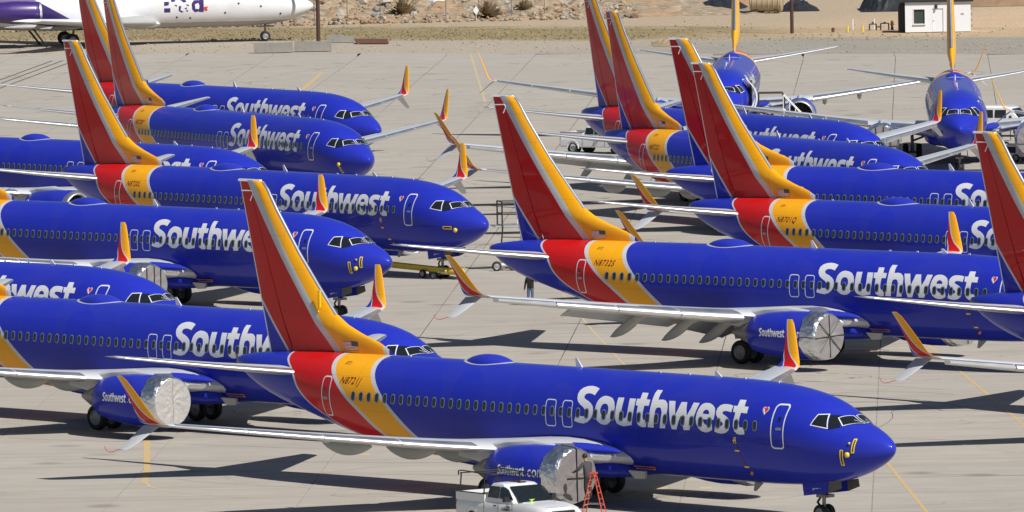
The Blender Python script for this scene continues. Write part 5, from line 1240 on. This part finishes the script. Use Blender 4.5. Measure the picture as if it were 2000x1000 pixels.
# ---------------------------------------------------------------- things at the far edge
def pole(x, y, r, h, label):
    mb = MB(); mb.tube((0, 0, 0), (0, 0, h), r, M['pole'], 12, r*.85); o = mb.build('pole', None, True); o.location = (x, y, 0); tag(o, label, 'pole', None)
    mb = MB(); mb.box((0, 0, h*.8), (2.4, .12, .12), M['pole']); mb.build('crossarm', o); return o
pole(-16.75, 808.3, .18, 11, 'dark brown pole standing behind the concrete barriers by the freighter nose')
pole(25.05, 805.7, .16, 11, 'dark brown pole on the right standing between the tank and the white hut')
def barrier(x, y, rz, l, h, label, broken=False):
    mb = MB(); rnd = random.Random(int(x*10)); n = 8; rg = []
    for k in range(n+1):
        u = -l/2+l*k/n; hh = h*(1-(.35*rnd.random() if broken and k > n/2 else .03*rnd.random()))
        rg.append([(u, -.42, 0), (u, -.40, hh*.2), (u, -.34, hh), (u, .34, hh), (u, .40, hh*.2), (u, .42, 0)])
    mb.loft(rg, M['concrete_b']); o = mb.build('concrete_barrier'); o.location = (x, y, 0); o.rotation_euler = (0, 0, rz); tag(o, label, 'barrier', 'concrete blocks at the edge of the apron')
barrier(-20.2, 786.5, R(-4), 3.3, .85, 'left one of two grey concrete blocks at the apron edge')
barrier(-16.8, 787.6, R(-4), 3.15, .85, 'right one of two grey concrete blocks at the apron edge, in front of the pole')
barrier(-14.7, 805.3, R(-6), 2.3, .65, 'pale broken concrete block lying behind the other two, right of the pole', True)
mb = MB(); mb.loft([[(0, 0, 0), (2.9, -1.2, 0), (2.7, 2.2, .22), (-.2, 3.0, .25)], [(0, 0, .06), (2.9, -1.2, .06), (2.7, 2.2, .30), (-.2, 3.0, .33)]], M['rust'])
o = mb.build('steel_plate'); o.location = (-13.3, 801.2, 0); tag(o, 'rusty brown steel plate lying on the ground right of the concrete blocks', 'plate')
rubm = M['rubblem']
def rock_mesh(rnd, flat=.6):
    bm = bmesh.new(); bmesh.ops.create_icosphere(bm, subdivisions=1, radius=.5)
    for v in bm.verts: v.co = Vector((v.co.x*rnd.uniform(.7, 1.3), v.co.y*rnd.uniform(.7, 1.3), v.co.z*rnd.uniform(.6, 1.1)*flat))
    me = bpy.data.meshes.new('rock'); bm.to_mesh(me); bm.free(); me.materials.append(rubm); return me
# hut
def hut():
    t = empty('hut', (37.85, 804.6, 0), R(-23.5)+R(0)); t.rotation_euler = (0, 0, R(-2)); tag(t, 'small white hut with one dark window and a door, dark roof edge', 'hut')
    Wd, D, Hh = 5.75, 3.4, 2.62
    def wall(c, d, nm='wall'): mb = MB(); mb.box(c, d, M['hut']); return mb.build(nm, t)
    # front wall around the window and door openings
    x0, x1 = -Wd/2, Wd/2; wx0, wx1, wz0, wz1 = -2.12, -1.16, .74, 2.0; dx0, dx1, dz = -.50, .46, 2.05
    mb = MB()
    for a, b, c, d in ((x0, wx0, 0, Hh), (wx0, wx1, 0, wz0), (wx0, wx1, wz1, Hh), (wx1, dx0, 0, Hh), (dx0, dx1, dz, Hh), (dx1, x1, 0, Hh)): mb.box(((a+b)/2, -D/2, (c+d)/2), (b-a, .2, d-c), M['hut'])
    fw = mb.build('front_wall', t)
    mb = MB(); mb.box((x0+.1, .1, Hh/2), (.2, D-.22, Hh-.002), M['hut']); mb.build('side_wall', t); mb = MB(); mb.box((x1-.1, .1, Hh/2), (.2, D-.22, Hh-.002), M['hut']); mb.build('side_wall', t)
    mb = MB(); mb.box((0, D/2-.1, Hh/2), (Wd-.42, .2, Hh-.002), M['hut']); mb.build('rear_wall', t)
    w_ = MB(); w_.box(((wx0+wx1)/2, -D/2+.04, (wz0+wz1)/2), (wx1-wx0, .03, wz1-wz0), M['hutglass']); wo = w_.build('window', t)
    mb = MB()
    for a, b, c, d in ((wx0-.07, wx1+.07, wz1, wz1+.07), (wx0-.07, wx0, wz0, wz1), (wx1, wx1+.07, wz0, wz1)): mb.box(((a+b)/2, -D/2-.115, (c+d)/2), (b-a, .03, d-c), M['whiteframe'])
    mb.build('window_frame', wo); mb = MB(); mb.box(((wx0+wx1)/2, -D/2-.16, wz0-.05), (wx1-wx0+.16, .14, .07), M['hut']); mb.build('window_sill', wo)
    mb = MB(); mb.box(((dx0+dx1)/2, -D/2+.0, dz/2), (dx1-dx0-.03, .06, dz-.02), M['hut']); do = mb.build('door', t)
    mb = MB(); mb.box((dx0+.12, -D/2-.06, 1.0), (.06, .06, .06), M['strut']); mb.build('door_handle', do)
    mb = MB(); mb.box((-.15, -D/2-.2, 2.22), (.14, .25, .34), M['plastic'], rz=.5); mb.build('wall_lamp', t)
    mb = MB(); mb.box((2.15, -D/2-.115, 1.55), (.28, .02, .14), M['canoe']); mb.build('wall_sign', t)
    mb = MB(); mb.box((0, 0, Hh+.09), (Wd+.5, D+.6, .16), M['tarp']); mb.build('roof', t)
    for z in (.5, 1.0, 1.5, 2.0):
        mb = MB(); mb.box((x1+.07, -D/2+.05, z), (.14, .3, .18), M['concrete_b']); mb.build('corner_block', t)
    return t
M['hutglass'] = simple('dull_window_glass', (.045, .06, .055), .2)
hut()
# shade on the hut's left side, put in as a solid black box
mb = MB(); mb.box((0, 0, 1.3), (.62, .5, 2.6), M['tarp']); o = mb.build('shade_box'); o.location = (34.65, 803.9, 0); tag(o, 'tall narrow black cabinet box standing in for the left side of the white hut', 'shade')
mb = MB(); mb.box((0, .26, 1.3), (.5, .02, 2.4), M['dark']); mb.build('side_panel', o)  # dark sheet belonging to the box that paints in the hut's shade
def post(x, y, r, h, mat, label, cat, name='post', cap=True):
    mb = MB(); mb.tube((0, 0, 0), (0, 0, h), r, M[mat], 10); o = mb.build(name); o.location = (x, y, 0); tag(o, label, cat)
    mb = MB(); mb.tube((0, 0, h), (0, 0, h+.03), r*1.1, M[mat], 10); mb.build('cap', o); return o
post(30.6, 810.9, .06, .95, 'whiteframe', 'white pipe post standing farther left of the hut', 'post', 'pipe_post'); post(32.5, 811.1, .06, .95, 'whiteframe', 'white pipe post standing nearer the hut', 'post', 'pipe_post')
post(30.0, 806.7, .08, .5, 'yellow', 'short yellow bollard left of the hut, the outer one', 'bollard', 'bollard'); post(31.3, 806.1, .08, .55, 'yellow', 'short yellow bollard left of the hut, the inner one', 'bollard', 'bollard')
post(28.7, 806.6, .14, .35, 'rust', 'dark brown stub of pipe at the left end of the pipework', 'pipe stub', 'pipe_stub')
t = empty('fire_hydrant', (34.0, 808.6, 0)); tag(t, 'rusty orange hydrant just left of the hut', 'hydrant')
mb = MB(); mb.lathe([(0, .16), (.08, .12), (.6, .11), (.68, .15), (.8, .1), (.88, .02)], M['rust'], 'Z', (0, 0, 0), 12); mb.build('barrel', t, True); mb = MB(); mb.tube((-.2, 0, .52), (.2, 0, .52), .05, M['rust']); mb.tube((0, -.05, .52), (0, -.2, .52), .06, M['rust']); mb.build('outlet', t)
t = empty('pipework', (32.9, 808.8, 0)); tag(t, 'low black pipes and valves left of the hut', 'pipes')
mb = MB(); mb.path([(-.9, 0, 0), (-.9, 0, .55), (-.3, 0, .55), (-.3, 0, 0)], .06, M['plastic']); mb.path([(.1, 0, 0), (.1, 0, .6), (.8, 0, .6), (.8, 0, 0)], .06, M['plastic']); mb.tube((-.3, 0, .3), (.1, 0, .3), .06, M['plastic']); mb.build('pipe', t)
for x in (-.6, .45):
    mb = MB(); mb.lathe([(.55, .02), (.62, .12), (.66, .12), (.68, .02)], M['plastic'], 'Z', (x, 0, .05), 12); mb.build('valve', t)
# low black barriers: rail fence of pipes seen as dark horizontal lines
def tank():
    t = empty('storage_tank', (24.2, 853.5, 0), R(-8)); tag(t, 'tan ribbed cylindrical tank lying on its side on the dirt', 'tank')
    mb = MB(); mb.lathe([(-1.5, .02), (-1.5, 1.0), (-1.42, 1.12), (1.42, 1.12), (1.5, 1.0), (1.5, .02)], M['tan'], 'X', (0, 0, 1.2), 32); mb.build('shell', t, True, 40)
    for k in range(6):
        x = -1.2+.48*k; mb = MB(); mb.lathe([(x-.04, 1.12), (x-.03, 1.17), (x+.03, 1.17), (x+.04, 1.12)], M['tan'], 'X', (0, 0, 1.2), 32); mb.build('rib', t, True, 60)
    for x in (-.9, .9): mb = MB(); mb.box((x, 0, .12), (.3, 1.6, .24), M['wood']); mb.build('cradle', t)
tank()
def heap(name, loc, sx, sy, sz, mat, label, seed, cat, n=14):
    rnd = random.Random(seed); mb = MB(); vs_ = []; fs = []
    for i in range(n+1):
        for j in range(n+1):
            u, v = i/n*2-1, j/n*2-1; r = min(1, math.hypot(u, v)); z = sz*max(0, (1-r**1.6))*(1+.5*(rnd.random()-.5)) if r < .98 else 0
            vs_.append((u*sx*(1+.08*rnd.random()), v*sy, z-.03*(r > .97)))
    for i in range(n):
        for j in range(n): fs.append((i*(n+1)+j, (i+1)*(n+1)+j, (i+1)*(n+1)+j+1, i*(n+1)+j+1))
    mb.add(vs_, fs, mat); o = mb.build(name); o.location = loc; tag(o, label, cat); return o
heap('tarpaulin_heap', (20.3, 866, 0), 2.6, 5.0, 1.0, M['tarp'], 'low black tarpaulin heap on the dirt left of the tank', 3, 'tarpaulin')
heap('dirt_heap', (22.0, 870, 0), 1.6, 3.0, 1.7, M['dirtpile'], 'brown earth heap behind the black tarpaulin beside the tank', 4, 'dirt heap')
heap('tarpaulin_heap', (27.3, 859, 0), 1.9, 3.0, .9, M['tarp'], 'black heap of scrap on the dirt right of the tank and the pole', 5, 'scrap heap')
heap('tarpaulin_heap', (35.2, 856, 0), 2.2, 4.5, 2.6, M['tarp'], 'large black covered heap on the dirt up behind the hut', 6, 'scrap heap')
heap('earth_bank', (47, 868, 0), 8, 9, 2.4, M['dirtpile'], 'brown earth bank at the top right behind the hut', 8, 'earth bank')
heap('brush_heap', (14.0, 790, 0), 1.5, 5.0, .5, M['bushm'], 'grey dry brush lying behind the fins of the right row', 9, 'brush heap')
# rubble berm behind the chain-link fence
rnd = random.Random(11); mb = MB(); nx, ny = 90, 16; vs_ = []; fs = []
for i in range(nx+1):
    for j in range(ny+1):
        x = -62+86*i/nx; v = j/ny; y0 = 846-(x+20)*-.10; y = y0+60*v
        h = 2.6*math.sin(min(1, v*2.4)*math.pi/2)*(1 if x < 0 else max(0, 1-x/22))*(.75+.5*rnd.random())+.2*rnd.random()
        if j == 0: h = -.1
        vs_.append((x, y+rnd.uniform(-.5, .5), h))
for i in range(nx):
    for j in range(ny): fs.append((i*(ny+1)+j, (i+1)*(ny+1)+j, (i+1)*(ny+1)+j+1, i*(ny+1)+j+1))
mm, tt, pp = nmat('rubble_ground'); g = N(tt, 'ShaderNodeNewGeometry').outputs['Position']
a_ = noise(tt, g, 1.1, 6, .75); b_ = noise(tt, g, .18, 3)
c_ = mixc(tt, ramp(tt, a_, [(.38, 0), (.62, 1)]), (.17, .12, .07), (.42, .36, .27)); c_ = mixc(tt, ramp(tt, b_, [(.45, 0), (.6, .6)]), c_, (.38, .24, .13))
tt.links.new(c_, pp.inputs['Base Color']); pp.inputs['Roughness'].default_value = .95
mb.add(vs_, fs, mm); berm = mb.build('rubble_bank'); tag(berm, kind='structure')
def berm_z(x, y):
    y0 = 846+(x+20)*.10; v = (y-y0)/60
    return 0 if v < 0 else 2.5*math.sin(min(1, v*2.4)*math.pi/2)*(1 if x < 0 else max(0, 1-x/22))
# loose small rubble, too many to count
rnd = random.Random(5); rv = []; rf = []; rmats = []
mb = MB(); tint = [M['rubblem'], M['concrete_b'], M['dirtpile'], M['bushm']]
protos = []
for k in range(8):
    bm = bmesh.new(); bmesh.ops.create_icosphere(bm, subdivisions=1, radius=.5)
    protos.append(([Vector((v.co.x*rnd.uniform(.6, 1.3), v.co.y*rnd.uniform(.7, 1.3), v.co.z*rnd.uniform(.4, 1.0))) for v in bm.verts], [tuple(v.index for v in f.verts) for f in bm.faces])); bm.free()
for k in range(3800):
    x = rnd.uniform(-56, 12); y = 846+(x+20)*.10+abs(rnd.gauss(0, 16))-1.5; s = rnd.uniform(.12, .5)*(2.0 if rnd.random() < .07 else 1)
    pv, pf = protos[rnd.randrange(8)]; q = Matrix.Rotation(rnd.uniform(0, 6.28), 3, 'Z') @ Matrix.Rotation(rnd.uniform(-.5, .5), 3, 'X'); z = berm_z(x, y)+.15*s
    mt = tint[rnd.choices((0, 1, 2, 3), (3, 2, 4, 3))[0]]
    mb.add([q @ (p*s)+Vector((x, y, z)) for p in pv], pf, mt)
o = mb.build('loose_rubble'); tag(o, kind='stuff')
# larger pieces one can tell apart
big = [(-12.9, 862, 2.2, 'big tilted pale slab at the left end of the rubble, next to the freighter nose'), (-9.6, 858, 1.8, 'grey concrete chunk in the rubble right of the tilted slab'), (-11.4, 855.5, 1.5, 'low flat pale slab at the foot of the rubble'), (-2.9, 859.5, 1.6, 'white diamond-shaped board standing at the right of the rubble'), (-6.6, 856, 1.7, 'flat white slab lying in the grass before the rubble')]
for i, (x, y, s, lab) in enumerate(big):
    mb = MB(); rr_ = random.Random(i)
    if 'diamond' in lab:
        mb.loft([[(-.28, 0, .0), (0, 0, -.42), (.28, 0, 0), (0, 0, .42)], [(-.28, .05, .0), (0, .05, -.42), (.28, .05, 0), (0, .05, .42)]], M['hut']); o = mb.build('marker_board'); o.location = (x, y-12, .95); cat = 'board'
        m2 = MB(); m2.tube((0, .05, -.95), (0, .05, -.3), .03, M['whiteframe']); m2.build('stake', o)
    else:
        pts = [(s*.6*math.cos(q+.3*rr_.random())*rr_.uniform(.8, 1.1), s*.42*math.sin(q)) for q in (0, 1, 2, 3.1, 4.1, 5.2)]
        mb.loft([[(a, b, 0) for a, b in pts], [(a*.93, b*.95, s*.2) for a, b in pts]], M['hut'] if i == 4 else M['rubblem']); o = mb.build('concrete_slab'); o.location = (x, y, berm_z(x, y)+.1); o.rotation_euler = (R(-25 if i != 4 else 0), R(rr_.uniform(-15, 15)), rr_.uniform(0, 1)); cat = 'slab'
        m2 = MB(); m2.tube((s*.3, 0, s*.2), (s*.55, .1, s*.5), .03, M['rust']); m2.build('reinforcing_bar', o)
    tag(o, lab, cat)
# dry bushes
def bush(x, y, r, seed, label):
    rnd = random.Random(seed); mb = MB()
    for k in range(260):
        a = rnd.uniform(0, 6.28); e = rnd.uniform(.1, 1.5); l = r*rnd.uniform(.5, 1.1); d = Vector((math.cos(a)*math.cos(e), math.sin(a)*math.cos(e), math.sin(e)))
        p0 = d*l*.15; p1 = d*l; s = Vector((-d.y, d.x, 0)).normalized()*.05*r; mb.add([p0-s, p0+s, p1+s*.3+Vector((0, 0, -.1*l)), p1-s*.6], [(0, 1, 2, 3)], M['bushm'])
    o = mb.build('dry_bush'); o.location = (x, y, berm_z(x, y)); tag(o, label, 'bush', 'dry bushes in the rubble')
bush(-9.8, 851, 1.6, 1, 'tan dry bush in front of the left part of the rubble'); bush(-1.9, 850, 1.5, 2, 'orange-brown dry bush beside the white diamond board')
bush(1.5, 853, 1.1, 5, 'small brown bush at the right end of the fence')
# dry grass in the band before the rubble
rnd = random.Random(21); mb = MB()
for k in range(5000):
    u = rnd.uniform(-16, 78); v = 24+abs(rnd.gauss(9, 9)); P0 = EDGE_A+EDGE_D*u+EDGE_N*v
    if u > 48 and rnd.random() < .8: continue
    h = rnd.uniform(.03, .12); a = rnd.uniform(0, 3.14); w_ = .10; d = Vector((math.cos(a), math.sin(a), 0))*w_
    mb.add([P0-d, P0+d, P0+d*.4+Vector((rnd.uniform(-.1, .1), 0, h)), P0-d*.8+Vector((0, 0, h*.8))], [(0, 1, 2, 3)], M['grassd'] if rnd.random() < .6 else M['grassg'])
M_o = mb.build('dry_grass'); tag(M_o, kind='stuff')
# chain-link fence: posts one by one, wires as one part
fence = empty('fence', (-12, 850, 0)); tag(fence, 'thin wire fence on dark posts in front of the rubble', 'fence')
for i in range(10):
    x = -24+3.05*i; y = 848+(x+12)*.10; mb = MB(); mb.tube((0, 0, 0), (0, 0, 2.3), .035, M['strut'], 6); o = mb.build('fence_post', fence); o.location = (x+12, y-850, 0)
mb = MB()
for z in (.1, .7, 1.3, 1.8, 2.2): mb.tube((-24+12, 848-1.2-850, z), (6+12, 848+1.8-850, z), .008, M['strut'], 4)
o = mb.build('wire', fence); o['kind'] = 'stuff'
# scattered stones at the apron edge
rnd = random.Random(31); mb = MB()
for k in range(500):
    u = rnd.uniform(-10, 95); v = rnd.uniform(1.5, 22); P0 = EDGE_A+EDGE_D*u+EDGE_N*v; s = rnd.uniform(.05, .22); pv, pf = protos[k % 8]
    mb.add([p*s+P0 for p in pv], pf, M['rubblem'])
o = mb.build('loose_gravel'); tag(o, kind='stuff')
